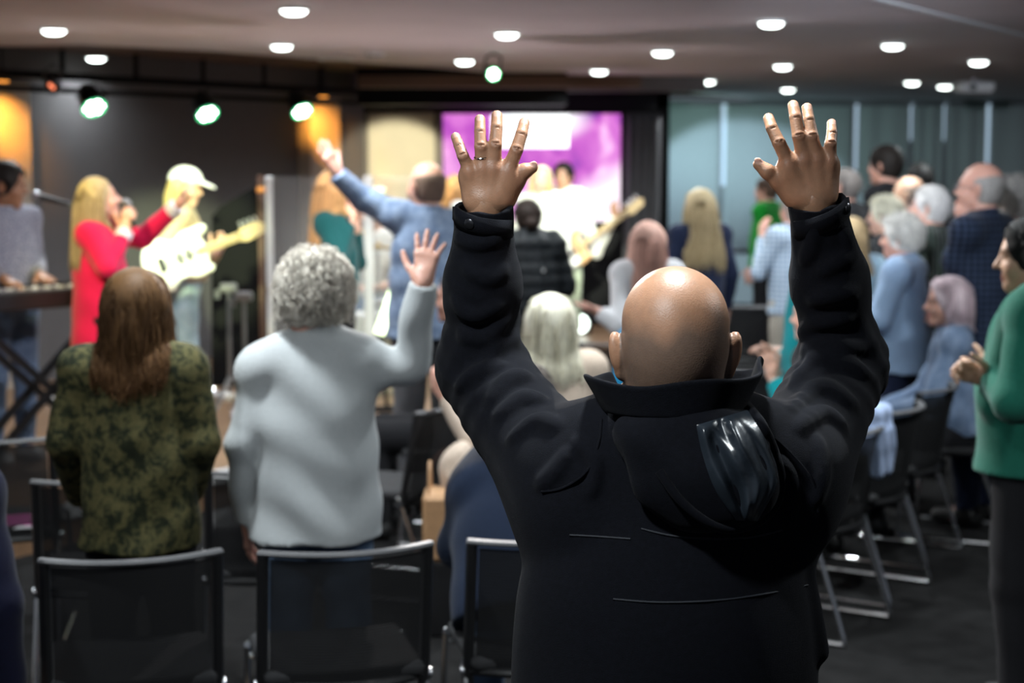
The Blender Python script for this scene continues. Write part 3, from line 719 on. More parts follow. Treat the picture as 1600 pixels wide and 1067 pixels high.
# ceiling line (slot) on the right
a_, b_ = onz(1380, 0, CEIL), onz(1625, 61, CEIL); d_ = (b_ - a_); a_ = a_ - d_ * .8; L_ = np.linalg.norm(b_ - a_); dd = (b_ - a_) / L_
struct(MB().box(((a_ + b_) / 2 - np.array([0, 0, .004])), (L_ / 2, .02, .006), np.array([[dd[0], -dd[1], 0], [dd[1], dd[0], 0], [0, 0, 1]])), 'trim_ceiling_slot', mat('slot_white', (.8, .82, .85), .5))

# ------------------------------------------------------------------ ceiling fixtures
m_lamp = mat('lamp_diffuser', (.9, .95, .92), .4, emit=(.90, 1.0, .95), estr=9.0, var=0)
m_ringw = mat('lamp_ring', (.6, .6, .6), .4)
def downlight(p, label, power=30., big=.070):
    t = thing('downlight', label, 'ceiling light', (p[0], p[1], CEIL), group='recessed ceiling downlights')
    r = big
    MB().lathe([(r, .0), (r, -.012), (r + .003, -.015), (r + .010, -.012), (r + .013, .0)], n=28).obj('trim_ring', m_ringw, t, True)
    MB().lathe([(0.0001, -.042), (r * .6, -.038), (r * .9, -.026), (r, -.009)], n=28).obj('diffuser', m_lamp, t, True)
    l = bpy.data.lights.new('downlight_lamp', 'AREA'); l.shape = 'DISK'; l.size = .15; l.energy = power; l.color = (.90, .97, 1.0); l.spread = math.radians(150)
    o = bpy.data.objects.new('downlight_lamp', l); COL.objects.link(o); o.parent = t; o.location = (0, 0, -.05)
    return t
DL = [((84, 44), 'leftmost round downlight on the pale ceiling, near the top left corner'), ((150, 88), 'round downlight set in the dark brown ceiling strip above the stage'),
      ((459, 12), 'round downlight at the top edge of the photo, left of centre'), ((440, 69), 'round downlight in the pale ceiling just before the stage edge, left of the ceiling speaker'),
      ((792, 50), 'round downlight above the raised left hand, highest of the pair there'), ((726, 93), 'round downlight above the little finger of the raised left hand'),
      ((936, 109), 'round downlight above the purple screen'), ((1035, 79), 'round downlight right of the screen, above the dark curtain'),
      ((1205, 32), 'round downlight high above the raised right hand'), ((1223, 101), 'round downlight midway above the raised right hand'),
      ((1106, 125), 'round downlight left of the raised right hand, near the far ceiling edge'), ((1231, 138), 'small round downlight right above the raised right middle finger, the farthest of its row'),
      ((1395, 68), 'round downlight beside the pale ceiling slot at upper right'), ((1529, 94), 'rightmost round downlight on the ceiling'),
      ((1425, 127), 'round downlight above the person in the black shirt'), ((1476, 133), 'round downlight next to the white ceiling box at far right')]
for (x, y), lb in DL: downlight(onz(x, y, CEIL), lb, 7. if 'brown' in lb else 30.)
# the same grid carried on over the seats nearest the camera (above the frame)
k_ = 0
for (x, y) in ((-.95, 4.9), (.27, 3.0), (-1.75, 6.6), (1.05, 6.2), (2.5, 6.6), (-2.2, 3.6), (1.9, 3.4), (.1, 7.2), (-.45, 1.9)):
    downlight((x, y), 'round downlight over the seats nearest the camera, above the photo', (22. if y == 3.0 else 30.) if y > 3.65 or y == 3.0 else 24.); k_ += 1
for (x, y, r, lb, nm) in ((525, 88, .14, 'round grey ceiling loudspeaker near the stage edge', 'ceiling_speaker'), (585, 80, .075, 'small grey dome sensor beside the ceiling loudspeaker', 'smoke_detector'), (836, 116, .05, 'tiny pale dome sensor above the screen', 'smoke_detector')):
    p = onz(x, y, CEIL); t = thing(nm, lb, 'speaker' if 'speaker' in nm else 'sensor', p)
    MB().lathe([(r, 0), (r, -.02), (r * .9, -.03)], n=26).obj('housing', m_white, t, True); MB().lathe([(.0001, -.05 if r < .1 else -.034), (r * .6, -.045 if r < .1 else -.033), (r * .88, -.029)], n=26).obj('grille', m_greymetal, t, True)
p = onz(1523, 122, CEIL); t = thing('projector', 'white box projector mounted on the ceiling at far right', 'projector', p)
MB().box((0, 0, -.09), (.16, .13, .05), bev=.015).obj('body', m_white, t); MB().cyl((0, 0, 0), (0, 0, -.05), .025).obj('mount', m_greymetal, t, True); MB().cyl((-.05, -.13, -.09), (-.05, -.15, -.09), .03).obj('lens', m_blackplastic, t, True)

# ------------------------------------------------------------------ lighting bar and stage lamps
A_, B_ = wline(-60, .55), wline(560, .55)
t = thing('lighting_bar', 'long black lighting bar hanging before the dark stage wall', 'lighting bar', (*A_, 2.44)); d3 = np.array([*(B_ - A_), 0])
MB().cyl((0, 0, 0), d3, .028).cyl((0, 0, -.10), d3 + np.array([0, 0, -.10]), .02).obj('tube', m_black, t, True)
for k in range(6): MB().box(d3 * (k + .3) / 6 + np.array([0, 0, .09]), (.015, .015, .10)).obj('hanger', m_black, t)
m_can = mat('can_black', (.012, .012, .012), .5)
m_led = mat('led_white', (1, 1, 1), .3, emit=(.86, 1.0, .90), estr=14., var=0); m_ledg = mat('led_green', (.2, .9, .4), .3, emit=(.05, .85, .35), estr=.9, var=0); m_ledr = mat('led_red', (.9, .3, .2), .3, emit=(1, .25, .12), estr=2., var=0)
def par_can(p, aim, label, top, lit=True, size=.10, col=None):
    t = thing('stage_lamp', label, 'stage lamp', p, group='stage lamps on the lighting bar'); f = unit(np.asarray(aim) - p); R = np.array(Vector(f).to_track_quat('Z', 'Y').to_matrix())
    s = size; MB().lathe([(s * .55, -.20), (s * .8, -.16), (s, -.02), (s, .0), (s * .9, .0), (s * .86, -.012), (.0001, -.012)], n=24, R=R).obj('housing', m_can, t, True)
    side = R[:, 0]; mb = MB(); mb.tube([side * s * 1.12 - f * .08, side * s * 1.15 + np.array([0, 0, .12]), np.array([0, 0, .15]), -side * s * 1.15 + np.array([0, 0, .12]), -side * s * 1.12 - f * .08], .008, 6)
    mb.cyl((0, 0, .15), (0, 0, max(.17, top - p[2])), .012, n=8); mb.obj('yoke', m_can, t, True)
    pos = [(0, 0)] + [(.56 * s * math.cos(a), .56 * s * math.sin(a)) for a in np.arange(6) * PI / 3 + .3]
    for k, (u, v) in enumerate(pos):
        c = R[:, 0] * u + R[:, 1] * v; m_ = m_led if lit else (m_ledr if k in (0, 3) else m_can)
        MB().lathe([(s * .25, -.008), (s * .25, .003), (s * .17, .008), (.0001, .010)], c=c, n=12, R=R).obj('led', m_, t, True)
    MB().lathe([(s * .98, .0), (s * .98, .006), (s * .86, .006), (s * .86, .0)], n=24, R=R).obj('rim', m_ledg if lit else m_can, t, True)  # glowing rim paints the green fringe round a lit lamp
    return t
for (x, y, lb) in ((147, 168, 'lit stage lamp with a cluster of white LEDs, leftmost of the three on the bar'), (324, 178, 'lit stage lamp with white LEDs, middle of the three on the bar'), (472, 174, 'lit stage lamp with white LEDs, beside the orange pilaster')):
    q = wline(x, .62); p = at(x, y, q[1]); par_can(p, (p[0] + 1.7, p[1] - 2.3, p[2] - 3.0), lb, 2.40, size=.092)
q = wline(83, .7); par_can(at(83, 137, q[1]), (-1, 6, .8), 'small stage lamp with a dull red glow at the left end of the bar', 2.40, lit=False, size=.05)
par_can(at(771, 116, 12.5), (1.3, 5, .6), 'small lit lamp under the ceiling edge above the raised left hand', 2.62, size=.05)
# orange wash lamps over each pilaster
for x, lb in ((12, 'small black wash lamp above the left orange pilaster'), (508, 'small black wash lamp above the orange pilaster by the shield')):
    q = wline(x, .50); t = thing('wash_lamp', lb, 'stage lamp', (*q, 2.40)); MB().box((0, 0, .02), (.05, .03, .03), rr, bev=.008).obj('housing', m_can, t)
    MB().box((0, 0, -.012), (.04, .02, .004), rr).obj('lens', mat('orange_led', (1, .5, .1), .3, emit=(1, .35, .05), estr=3), t)
    MB().cyl((0, 0, .05), (0, 0, .25), .01).obj('stem', m_can, t, True)
    q2 = wline(x, .10); o = spot('wash_light', (q[0], q[1], 2.375), (*q2, 2.08), ORANGE, 150, 50, 1.0, .03); o.parent = t; o.location = (0, 0, -.025)

# ------------------------------------------------------------------ screen, cream panel, drape
def screen():
    a, b = at(693, 346, 16.55), at(970, 178, 16.55); t = thing('projection_screen', 'bright purple display screen with a white text box on the stage', 'screen', ((a[0] + b[0]) / 2, 16.55, (a[2] + b[2]) / 2))
    hw, hh = (b[0] - a[0]) / 2, (b[2] - a[2]) / 2
    m = bpy.data.materials.new('screen_picture'); m.use_nodes = True; N, L, bs = nodes_of(m)
    tc = N.new('ShaderNodeTexCoord'); nz = N.new('ShaderNodeTexNoise'); nz.inputs['Scale'].default_value = 2.2; nz.inputs['Detail'].default_value = 3; nz.inputs['Distortion'].default_value = 1.2; L.new(tc.outputs['Object'], nz.inputs[0])
    r = ramp(N, [(.28, (.16, .03, .34)), (.45, (.46, .08, .48)), (.60, (.64, .18, .60)), (.78, (.9, .55, .85))]); L.new(nz.outputs['Fac'], r.inputs[0])
    sx = N.new('ShaderNodeSeparateXYZ'); L.new(tc.outputs['Object'], sx.inputs[0])
    # pale cloud rising to the right across the lower half
    mt = N.new('ShaderNodeMath'); mt.operation = 'MULTIPLY_ADD'; L.new(sx.outputs[0], mt.inputs[0]); mt.inputs[1].default_value = -.55; L.new(sx.outputs[2], mt.inputs[2])
    mr = N.new('ShaderNodeMapRange'); L.new(mt.outputs[0], mr.inputs[0]); mr.inputs[1].default_value = -.32; mr.inputs[2].default_value = -.62; mr.inputs[3].default_value = 0; mr.inputs[4].default_value = 1; mr.interpolation_type = 'SMOOTHSTEP'
    mx = N.new('ShaderNodeMix'); mx.data_type = 'RGBA'; L.new(mr.outputs[0], mx.inputs[0]); L.new(r.outputs[0], mx.inputs[6]); mx.inputs[7].default_value = (1, .82, .95, 1)
    # bright glow around the text box, upper centre
    m2 = N.new('ShaderNodeMapRange'); L.new(sx.outputs[0], m2.inputs[0]); m2.inputs[1].default_value = -.02; m2.inputs[2].default_value = .0
    vm = N.new('ShaderNodeVectorMath'); vm.operation = 'DISTANCE'; mp = N.new('ShaderNodeMapping'); mp.inputs['Scale'].default_value = (1, 0, 2.2); L.new(tc.outputs['Object'], mp.inputs[0]); L.new(mp.outputs[0], vm.inputs[0]); vm.inputs[1].default_value = (.10, 0, 1.0)
    m3 = N.new('ShaderNodeMapRange'); L.new(vm.outputs['Value'], m3.inputs[0]); m3.inputs[1].default_value = .55; m3.inputs[2].default_value = .22; m3.interpolation_type = 'SMOOTHSTEP'
    mx2 = N.new('ShaderNodeMix'); mx2.data_type = 'RGBA'; L.new(m3.outputs[0], mx2.inputs[0]); L.new(mx.outputs[2], mx2.inputs[6]); mx2.inputs[7].default_value = (1, .95, 1, 1)
    L.new(mx2.outputs[2], bs.inputs['Emission Color']); bs.inputs['Emission Strength'].default_value = 1.3; bs.inputs['Base Color'].default_value = (.02, .02, .02, 1)
    MB().box((0, 0, 0), (hw, .01, hh)).obj('picture', m, t)
    mb = MB(); f = .02
    for c, h in (((0, .02, hh + f), (hw + 2 * f, .03, f)), ((0, .02, -hh - f), (hw + 2 * f, .03, f)), ((hw + f, .02, 0), (f, .03, hh)), ((-hw - f, .02, 0), (f, .03, hh))): mb.box(c, h)
    mb.obj('bezel', m_black, t)
    p0, p1 = at(768, 231, 16.53), at(889, 180, 16.53); o = np.array(t.location)
    MB().box((p0 + p1) / 2 - o, ((p1[0] - p0[0]) / 2, .004, (p1[2] - p0[2]) / 2)).obj('text_box', mat('screen_white', (1, 1, 1), .4, emit=(.92, 1, 1), estr=2.2, var=0), t)
    MB().box((0, .08, -hh - .45), (.04, .04, .42)).box((0, .08, -hh - .86), (.35, .2, .015)).obj('stand', m_black, t)
    return t
screen()
a, b = at(577, 420, 16.45), at(680, 176, 16.45)
t = thing('backdrop_panel', 'cream upright panel lit yellow green between the stage wall and the screen', 'panel', ((a[0] + b[0]) / 2, 16.45, STG))
MB().box((0, 0, (b[2] - STG) / 2), ((b[0] - a[0]) / 2, .03, (b[2] - STG) / 2), bev=.008).obj('board', m_cream, t); hw = (b[0] - a[0]) / 2
MB().box((-hw - .03, -.02, (b[2] - STG) / 2), (.028, .05, (b[2] - STG) / 2)).box((hw + .03, -.02, (b[2] - STG) / 2), (.035, .05, (b[2] - STG) / 2)).obj('frame', mat('panel_frame', (.16, .13, .11), .6), t)
a, b = at(974, 520, 16.7), at(1032, 176, 16.7)
t = thing('curtain', 'dark grey stage curtain right of the purple screen', 'curtain', ((a[0] + b[0]) / 2, 16.7, STG)); hw = (b[0] - a[0]) / 2; V = []; n_ = 48
for k in range(n_ + 1):
    xx = -hw + 2 * hw * k / n_
    for j in range(9):
        z = (b[2] - STG) * j / 8; V.append([xx + .05 * (z - 1.0) * .25, .035 * math.sin(k * .55 + .6 * z) * (1 - .3 * z / 2.2), z])
q = np.array([[k * 9 + j, (k + 1) * 9 + j, (k + 1) * 9 + j + 1, k * 9 + j + 1] for k in range(n_) for j in range(8)])
o = mesh_obj('cloth', V, q, m_drape, t); o.modifiers.new('th', 'SOLIDIFY').thickness = .006
MB().box((hw + .04, -.03, (b[2] - STG) / 2), (.028, .03, (b[2] - STG) / 2)).box((0, 0, b[2] - STG + .02), (hw + .07, .03, .02)).obj('pipe_frame', m_black, t)
# ------------------------------------------------------------------ the man in the foreground
def big_man():
    base = np.array([at(1055, 600, 2.72)[0], 2.74, 0.]); root = thing('person', 'bald person in a dark navy jacket with both arms raised, nearest the camera', 'person', base)
    A = lambda x, y, D: at(x, y, D)
    c = A(1053, 545, 2.667); Rh = rotm(.0, .06, 0); hs = 1.075
    sh = {'L': A(882, 733, 2.73), 'R': A(1230, 733, 2.73)}; el = {'L': A(752, 566, 2.93), 'R': A(1317, 562, 2.93)}
    wr = {'L': A(758, 318, 2.86), 'R': A(1273, 312, 2.86)}
    mid = base * [1, 0, 0] + np.array([-.005, 2.70, 0]); nb = A(1052, 632, 2.69)
    # body: head and neck
    F = Field(); head_prims(F, c, Rh, hs, k=.02)
    h = lambda x, y, z: c + Rh @ (np.array([x, y, z]) * hs)
    F.el(h(0, -.045, .0), np.array([.070, .062, .075]) * hs, Rh, k=.03); F.el(h(0, -.02, .052), np.array([.069, .075, .064]) * hs, Rh, k=.02)
    F.rc(h(0, -.022, -.055), nb + [0, .012, 0], .060, .066, k=.035)
    parts = [F.mesh(.0035)]
    Fb = Field(); Fb.rc(h(0, -.03, -.06), nb, .06, .068, k=.03)
    Fb.el(mid + [0, 0, 1.20], (.17, .11, .22), k=.06); Fb.el(mid + [0, 0, .98], (.17, .115, .18), k=.06)
    for q in 'LR':
        Fb.rc(nb, sh[q], .055, .055, k=.06); Fb.rc(sh[q], el[q], .055, .044, k=.04); Fb.rc(el[q], wr[q], .044, .03, k=.02)
        g = -1 if q == 'L' else 1; hp, kn, an = mid + [g * .09, 0, .88], mid + [g * .11, .02, .48], mid + [g * .12, 0, .085]
        Fb.rc(hp, kn, .088, .058, k=.04); Fb.rc(kn, an, .056, .038, k=.02); Fb.rc(an, an + [0, .13, -.045], .036, .026, k=.02)
    parts.append(Fb.mesh(.014))
    # hands, pixel columns read at the hands' own distance (palms face the stage)
    HD = 2.86
    fing = {'L': [[(733, 266), (723, 243), (717, 227), (712, 214)], [(754, 262), (751, 229), (750, 205), (750, 187)], [(772, 262), (774, 226), (776, 199), (776.5, 181)], [(795, 265), (807, 234), (815, 209), (819, 192)]],
            'R': [[(1297, 250), (1298, 224), (1300, 207), (1299.5, 193)], [(1276, 248), (1269, 213), (1264, 187), (1261, 169)], [(1256, 248), (1248, 213), (1243, 183), (1239.5, 165)], [(1232, 254), (1217, 223), (1206, 200), (1201, 185)]]}
    thumb = {'L': [(782, 309), (806, 284), (820, 267), (832, 262)], 'R': [(1244, 303), (1216, 285), (1199, 268), (1185, 257)]}
    rad = [(.0098, .0086, .0078), (.0106, .0093, .0088), (.0110, .0098, .0090), (.0112, .0098, .0088)]
    nails = []; knuck = []
    for q in 'LR':
        H_ = Field(); W = wr[q]; g = 1 if q == 'L' else -1
        H_.rc(W + unit(el[q] - W) * .07, W, .031, .027, k=.01)
        P = [[A(x, y, HD + dz) for (x, y), dz in zip(f, (-.008, -.016, -.006, .008))] for f in fing[q]]
        palm = [W + np.array([g * (-.022 + .0155 * i), 0, .012]) for i in range(4)]
        for i in range(4):
            r0, r1, r2 = rad[i]; p = P[i]
            H_.rc(palm[i], p[0] + [0, .006, -.006], .0165, .0125, k=.020)
            H_.rc(palm[i] + [0, .012, .02], p[0] + [0, .014, -.01], .015, .012, k=.02)
            H_.rc(p[0], p[1], r0 * 1.06, r0 * .99, k=.010); H_.rc(p[1], p[2], r0 * .985, r1 * 1.02, k=.0015); H_.rc(p[2], p[3], r1 * 1.015, r2 * 1.03, k=.0015)
            H_.el(p[0] + [0, -.0085, -.001], (.0075, .0050, .0085), k=.009); knuck.append((p[0] + [0, -.010, 0], .013))
            H_.el(p[1] + [0, -.0062, 0], (.0068, .0042, .0075), k=.004); knuck.append((p[1] + [0, -.010, 0], .009))
            H_.rc(p[0] + [0, -.0085, -.004], palm[i] + [0, -.0135, .006], .0030, .0022, k=.010)      # tendon
            fd = unit(p[3] - p[2])
            for o_ in (-.0055, -.001, .0035):   # skin creases over the middle joint
                cx = p[1] + fd * o_ + [0, -.0113, 0]; sd = np.cross(fd, [0, 1, 0]); H_.rc(cx - sd * .006, cx + sd * .006, .0011, k=.0025, op='s')
            cx = p[2] + [0, -r1 * .98, 0]; sd = np.cross(fd, [0, 1, 0]); H_.rc(cx - sd * .004, cx + sd * .004, .0007, k=.002, op='s')
            n_ = p[3] + fd * .0015 + [0, -r2 * .80, 0]; tl = np.cross([0, -1., 0], fd); Rn = np.stack([unit(np.cross(fd, [0, -1., 0])), unit([0, -1, 0] - fd * fd.dot([0, -1, 0])), fd], 1)
            H_.el(n_, (.0056, .0021, .0072), Rn, k=.0012); nails.append((n_ + [0, -.001, 0], Rn, (.0062, .004, .0078)))
        H_.rc(P[0][0] + [0, .008, -.012], P[3][0] + [0, .008, -.010], .012, .0125, k=.016)
        T = [A(x, y, HD + dz) for (x, y), dz in zip(thumb[q], (.012, .004, -.004, -.002))]
        H_.rc(palm[3] + [0, .01, .0], T[0], .019, .0195, k=.02); H_.rc(T[0], T[1], .0205, .0138, k=.02); H_.rc(P[3][0] + [0, .004, -.02], T[0] + [0, -.003, .012], .011, .014, k=.022)
        H_.rc(T[1], T[2], .0128, .0122, k=.006); H_.rc(T[2], T[3], .0121, .0092, k=.005); H_.el(T[1] + [g * .004, -.006, .006], (.009, .006, .009), k=.008); knuck.append((T[1] + [0, -.01, 0], .011))
        fd = unit(T[3] - T[2]); n_ = T[3] + fd * .001 + np.array([-g * .0, -.0062, .0045]); Rn = np.stack([unit(np.cross(fd, [0, -1., 0])), unit(np.cross(np.cross(fd, [0, -1., 0]), fd)), fd], 1)
        H_.el(n_, (.006, .0022, .0078), Rn, k=.0012); nails.append((n_, Rn, (.0066, .0045, .0085)))
        H_.el(palm[1] + [g * .006, -.012, .022], (.010, .004, .03), k=.012, op='u')
        H_.el(W + [g * -.022, -.008, .0], (.009, .009, .010), k=.010)
        parts.append(H_.mesh(.0014, n=24))
    V, Fc = joinm(parts); C = head_col(V, c, Rh, hs, (.44, .235, .14), brow=(.05, .04, .03), scalp=None)
    Q = ((V - c) @ Rh) / hs
    # cropped stubble on the back and sides of the head
    wob = .010 * np.sin(Q[:, 0] * 48) + .006 * np.sin(Q[:, 0] * 120 + 1)
    f_ = np.clip((.062 + wob - Q[:, 2]) / .034, 0, 1) * np.clip((Q[:, 2] + .075) / .035, 0, 1) * (Q[:, 1] < .055) * (np.abs(Q[:, 0]) < .0802)
    f_ *= (np.linalg.norm(V - c, axis=1) < .2); C = C * (1 - .74 * f_[:, None]) + np.array([.095, .078, .066]) * .74 * f_[:, None]
    for p, r in knuck:
        m = np.exp(-((np.linalg.norm(V - p, axis=1) / r) ** 2))[:, None] * .38; C = C * (1 - m) + np.array([.36, .16, .10]) * m
    for p, Rn, r in nails:
        m = (np.linalg.norm(((V - p) @ Rn) / np.array(r), axis=1) < 1)[:, None] * .6; C = C * (1 - m) + np.array([.66, .40, .33]) * m
    # pinker finger sides and thumb pads
    mesh_obj('body', V, Fc, SKIN(), root, col=C, off=base)
    # ---- jacket
    m_fl = mat('navy_fleece', (.0042, .0048, .0080), .92, var=.25, scale=140, bump=.35, bscale=900, sheen=.03, spec=.15)
    J = Field(); my = 2.70
    S_ = lambda x, y, D=2.70: A(x, y, D)
    p0, p1, p2, p3 = S_(1062, 745), S_(1055, 870), S_(1037, 1000), S_(1028, 1180)
    def tor(a, b, r1, r2, k=.08, cut=None): J.rc(a, b, r1, r2, k=k, sc=(1, .60, 1), R=np.eye(3), cut=cut)
    tor(p0, p1, .150, .166); tor(p1, p2, .166, .212); tor(p2, p3, .212, .250, cut=0.)
    J.rc(sh['L'], sh['R'], .082, k=.08)
    J.rc(nb + [0, .0, -.03], A(935, 700, 2.71), .068, .066, k=.06); J.rc(nb + [0, .0, -.03], A(1175, 700, 2.71), .068, .066, k=.06)
    cuffe = {'L': A(756, 342, 2.862), 'R': A(1279, 336, 2.862)}
    for q, g in (('L', -1), ('R', 1)):
        up = sh[q] + np.array([g * -.01, 0, -.035])
        J.rc(up, el[q] + np.array([0, 0, -.012]), .088, .064, k=.06); J.rc(sh[q] + [g * -.02, 0, -.07], el[q] + [0, 0, -.02], .078, .055, k=.06)
        J.rc(el[q], (el[q] * .45 + cuffe[q] * .55) + [0, 0, 0], .066, .061, k=.04); J.rc((el[q] * .45 + cuffe[q] * .55), cuffe[q], .062, .0475, k=.03, cut=0.0)
    # cloth folds laid along the sleeves
    def march(px, fields, lift=0.):
        Rr = np.array([ray(x, y) for x, y in px]); Rr /= np.linalg.norm(Rr, axis=1)[:, None]; P0 = np.array([0, 0, CAM_H]); tt = np.full(len(px), 2.30)
        for _ in range(70):
            d = np.min([f.eval(P0 + Rr * tt[:, None]) for f in fields], 0); tt += np.clip(d * .8, 0, .03)
        return P0 + Rr * (tt - lift)[:, None], Rr
    FOLDS = [((716, 372), (745, 380), (778, 372), .006), ((712, 470), (740, 492), (782, 476), .007), ((722, 520), (752, 528), (790, 498), .007), ((722, 602), (745, 586), (788, 572), .009), ((767, 626), (797, 597), (822, 590), .010), ((779, 654), (818, 626), (846, 630), .010), ((800, 690), (840, 660), (872, 668), .009), ((846, 758), (866, 740), (888, 708), .007), ((730, 420), (762, 436), (786, 420), .007),
             ((1256, 552), (1292, 537), (1346, 548), .009), ((1240, 602), (1275, 567), (1325, 572), (1350, 586), .009), ((1254, 518), (1288, 503), (1326, 499), .008), ((1270, 470), (1299, 462), (1335, 456), .008), ((1282, 426), (1312, 408), (1334, 398), .007), ((1275, 350), (1268, 388), (1258, 408), .006), ((1318, 360), (1328, 391), .006), ((1238, 642), (1285, 606), (1335, 636), .010), ((1245, 672), (1285, 648), (1315, 668), .009), ((1278, 690), (1284, 740), (1274, 785), .008),
             ((900, 690), (930, 720), (925, 770), .006), ((1215, 720), (1238, 760), (1235, 830), .007)]
    FP = [(march(smooth_path([(x, y, 0) for x, y in f[:-1]], 5)[:, :2], [J])[0], f[-1]) for f in FOLDS]
    for Pq, r in FP:
        m = len(Pq); rr_ = r * (.35 + .65 * np.sin(np.linspace(.15, PI - .15, m)))
        for i in range(m - 1): J.rc(Pq[i] + [0, r * .62, 0], Pq[i + 1] + [0, r * .62, 0], rr_[i], rr_[i + 1], k=.016)
    J.rc(A(1252, 850, 2.70), A(1284, 1018, 2.68), .012, .009, k=.03)
    def fold(P):
        d = np.zeros(len(P))
        for q, g in (('L', -1), ('R', 1)):
            for a, b, lam, am in ((sh[q], el[q], .046, .0058), (el[q], cuffe[q], .050, .0046)):
                ab = b - a; L2 = ab.dot(ab); u = np.clip(((P - a) @ ab) / L2, -.1, 1.1); r = P - a - u[:, None] * ab; rn = np.linalg.norm(r, axis=1)
                ph = np.arctan2(r[:, 0] * g, -r[:, 1]); wgt = np.exp(-((u - (.95 if a is sh[q] else .10)) / .42) ** 2) * np.exp(-(np.maximum(rn - .09, 0) / .02) ** 2)
                brk = .30 + .70 * (.5 + .5 * np.sin(ph * 1.7 + u * 7 + (0 if g > 0 else 2)))
                s_ = np.sin(2 * PI * (u * math.sqrt(L2) / lam + .30 * np.sin(ph * 1.3 + 1) + .16 * np.sin(ph * 2.6 - u * 8)))
                d -= am * wgt * brk * ((.5 + .5 * s_) ** 1.4 - .4)
        z = P[:, 2]; x = P[:, 0]; bk = np.clip((1.47 - z) / .15, 0, 1)
        d -= bk * .0045 * (np.sin(x * 20 + 2.2 * np.sin(z * 5 + x * 3)) * (.4 + .6 * np.sin(z * 7.0 + x * 6) ** 2) + .6 * np.sin(x * 11 - z * 15 + 1.3 * np.sin(x * 9)))
        return d
    J.disp = fold
    J.rc(nb + [0, .01, .01], nb + [0, .03, .16], .078, .098, k=.012, op='s')
    V, Fc = J.mesh(.0055, n=24); mesh_obj('jacket', V, Fc, m_fl, root, off=base)
    # shoulder seams, and paler back tubes that paint light along seam creases
    def back_pt(x, y, lift=.001):
        r = ray(x, y); r = r / np.linalg.norm(r); P0 = np.array([0, 0, CAM_H]); t_ = 2.30
        for _ in range(60):
            d = float(J.eval((P0 + r * t_)[None])[0])
            if d < .0004: break
            t_ += max(d * .8, .0006)
        return P0 + r * (t_ - lift)
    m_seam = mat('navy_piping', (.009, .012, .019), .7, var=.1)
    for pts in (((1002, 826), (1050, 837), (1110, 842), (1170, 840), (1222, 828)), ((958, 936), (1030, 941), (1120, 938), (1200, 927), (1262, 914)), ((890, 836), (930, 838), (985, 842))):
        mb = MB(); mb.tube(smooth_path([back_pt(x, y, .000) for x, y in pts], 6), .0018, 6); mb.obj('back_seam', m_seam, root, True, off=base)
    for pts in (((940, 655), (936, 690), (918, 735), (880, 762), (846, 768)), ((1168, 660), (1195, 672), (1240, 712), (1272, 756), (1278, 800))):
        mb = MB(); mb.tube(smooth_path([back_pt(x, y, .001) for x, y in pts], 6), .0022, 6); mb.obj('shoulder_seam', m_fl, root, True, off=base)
    # collar: stands open round the neck
    ang = np.radians(np.linspace(-142, 142, 61)); V = []; cx, cy = nb[0] - .002, 2.668
    zb = A(1050, 650, 2.58)[2]; zt = A(1050, 594, 2.58)[2]
    rows = 9
    for j in range(rows):
        v = j / (rows - 1)
        for i, a in enumerate(ang):
            s_ = abs(math.sin(a)); rx = .108 + .034 * v + .008 * math.sin(5 * a + 1) * v; ry = .112 + .012 * v
            z = zb + (zt - zb) * v + v * (.006 * math.sin(4 * a + .5)) - .012 * (1 - math.cos(a)) * .4 + (.020 * v * max(0, math.sin(a)) ** 3)
            if a > 1.15: z += .012 * v * math.sin((a - 1.15) * 5.2); rx -= .016 * v * math.sin((a - 1.15) * 6)
            V.append([cx + rx * math.sin(a), cy - ry * math.cos(a), z])
    n_ = len(ang); q = np.array([[j * n_ + i, j * n_ + i + 1, (j + 1) * n_ + i + 1, (j + 1) * n_ + i] for j in range(rows - 1) for i in range(n_ - 1)])
    o = mesh_obj('collar', V, q, m_fl, root, off=base); md = o.modifiers.new('th', 'SOLIDIFY'); md.thickness = .007; md.offset = 0; b = o.modifiers.new('b', 'SUBSURF'); b.levels = 1; b.render_levels = 1
    # hood hanging on the back, its glossy lining showing on the right
    Hf = Field(); Hf.el(A(1080, 725, 2.575), (.096, .036, .100), rotm(0, 0, .25), k=.03); Hf.el(A(1132, 752, 2.57), (.082, .042, .072), rotm(0, 0, .3), k=.04); Hf.rc(A(985, 680, 2.60), A(1165, 676, 2.605), .026, .030, k=.05)
    Hf.disp = lambda P: .0035 * np.sin(P[:, 0] * 40 + 2 * np.sin(P[:, 2] * 22)) * np.sin(P[:, 2] * 24 + P[:, 0] * 10)
    V, Fc = Hf.mesh(.005); mesh_obj('hood', V, Fc, m_fl, root, off=base)
    Lc_ = smooth_path([(1088, 664, 0), (1097, 708, 0), (1117, 764, 0), (1150, 813, 0)], 7)[:, :2]; Rc_ = smooth_path([(1168, 640, 0), (1199, 692, 0), (1216, 748, 0), (1184, 814, 0)], 7)[:, :2]
    nv, nu = len(Lc_), 30; px = [tuple(Lc_[i] * (1 - u) + Rc_[i] * u) for i in range(nv) for u in np.linspace(0, 1, nu)]
    Pm, Rr = march(px, [Hf, J]); uu = np.tile(np.linspace(0, 1, nu), nv); vv = np.repeat(np.linspace(0, 1, nv), nu); ed = np.minimum(1, 6 * uu * (1 - uu)) * np.minimum(1, 8 * vv * (1 - vv) + .15)
    fo = .010 * np.sin(uu * 11 + 2.4 * vv + .8 * np.sin(vv * 5)) + .004 * np.sin(uu * 23 - vv * 5 + 1) + .003 * np.sin(vv * 12 + uu * 6)
    Pm = Pm - Rr * (.004 + ed * (.010 + fo))[:, None]
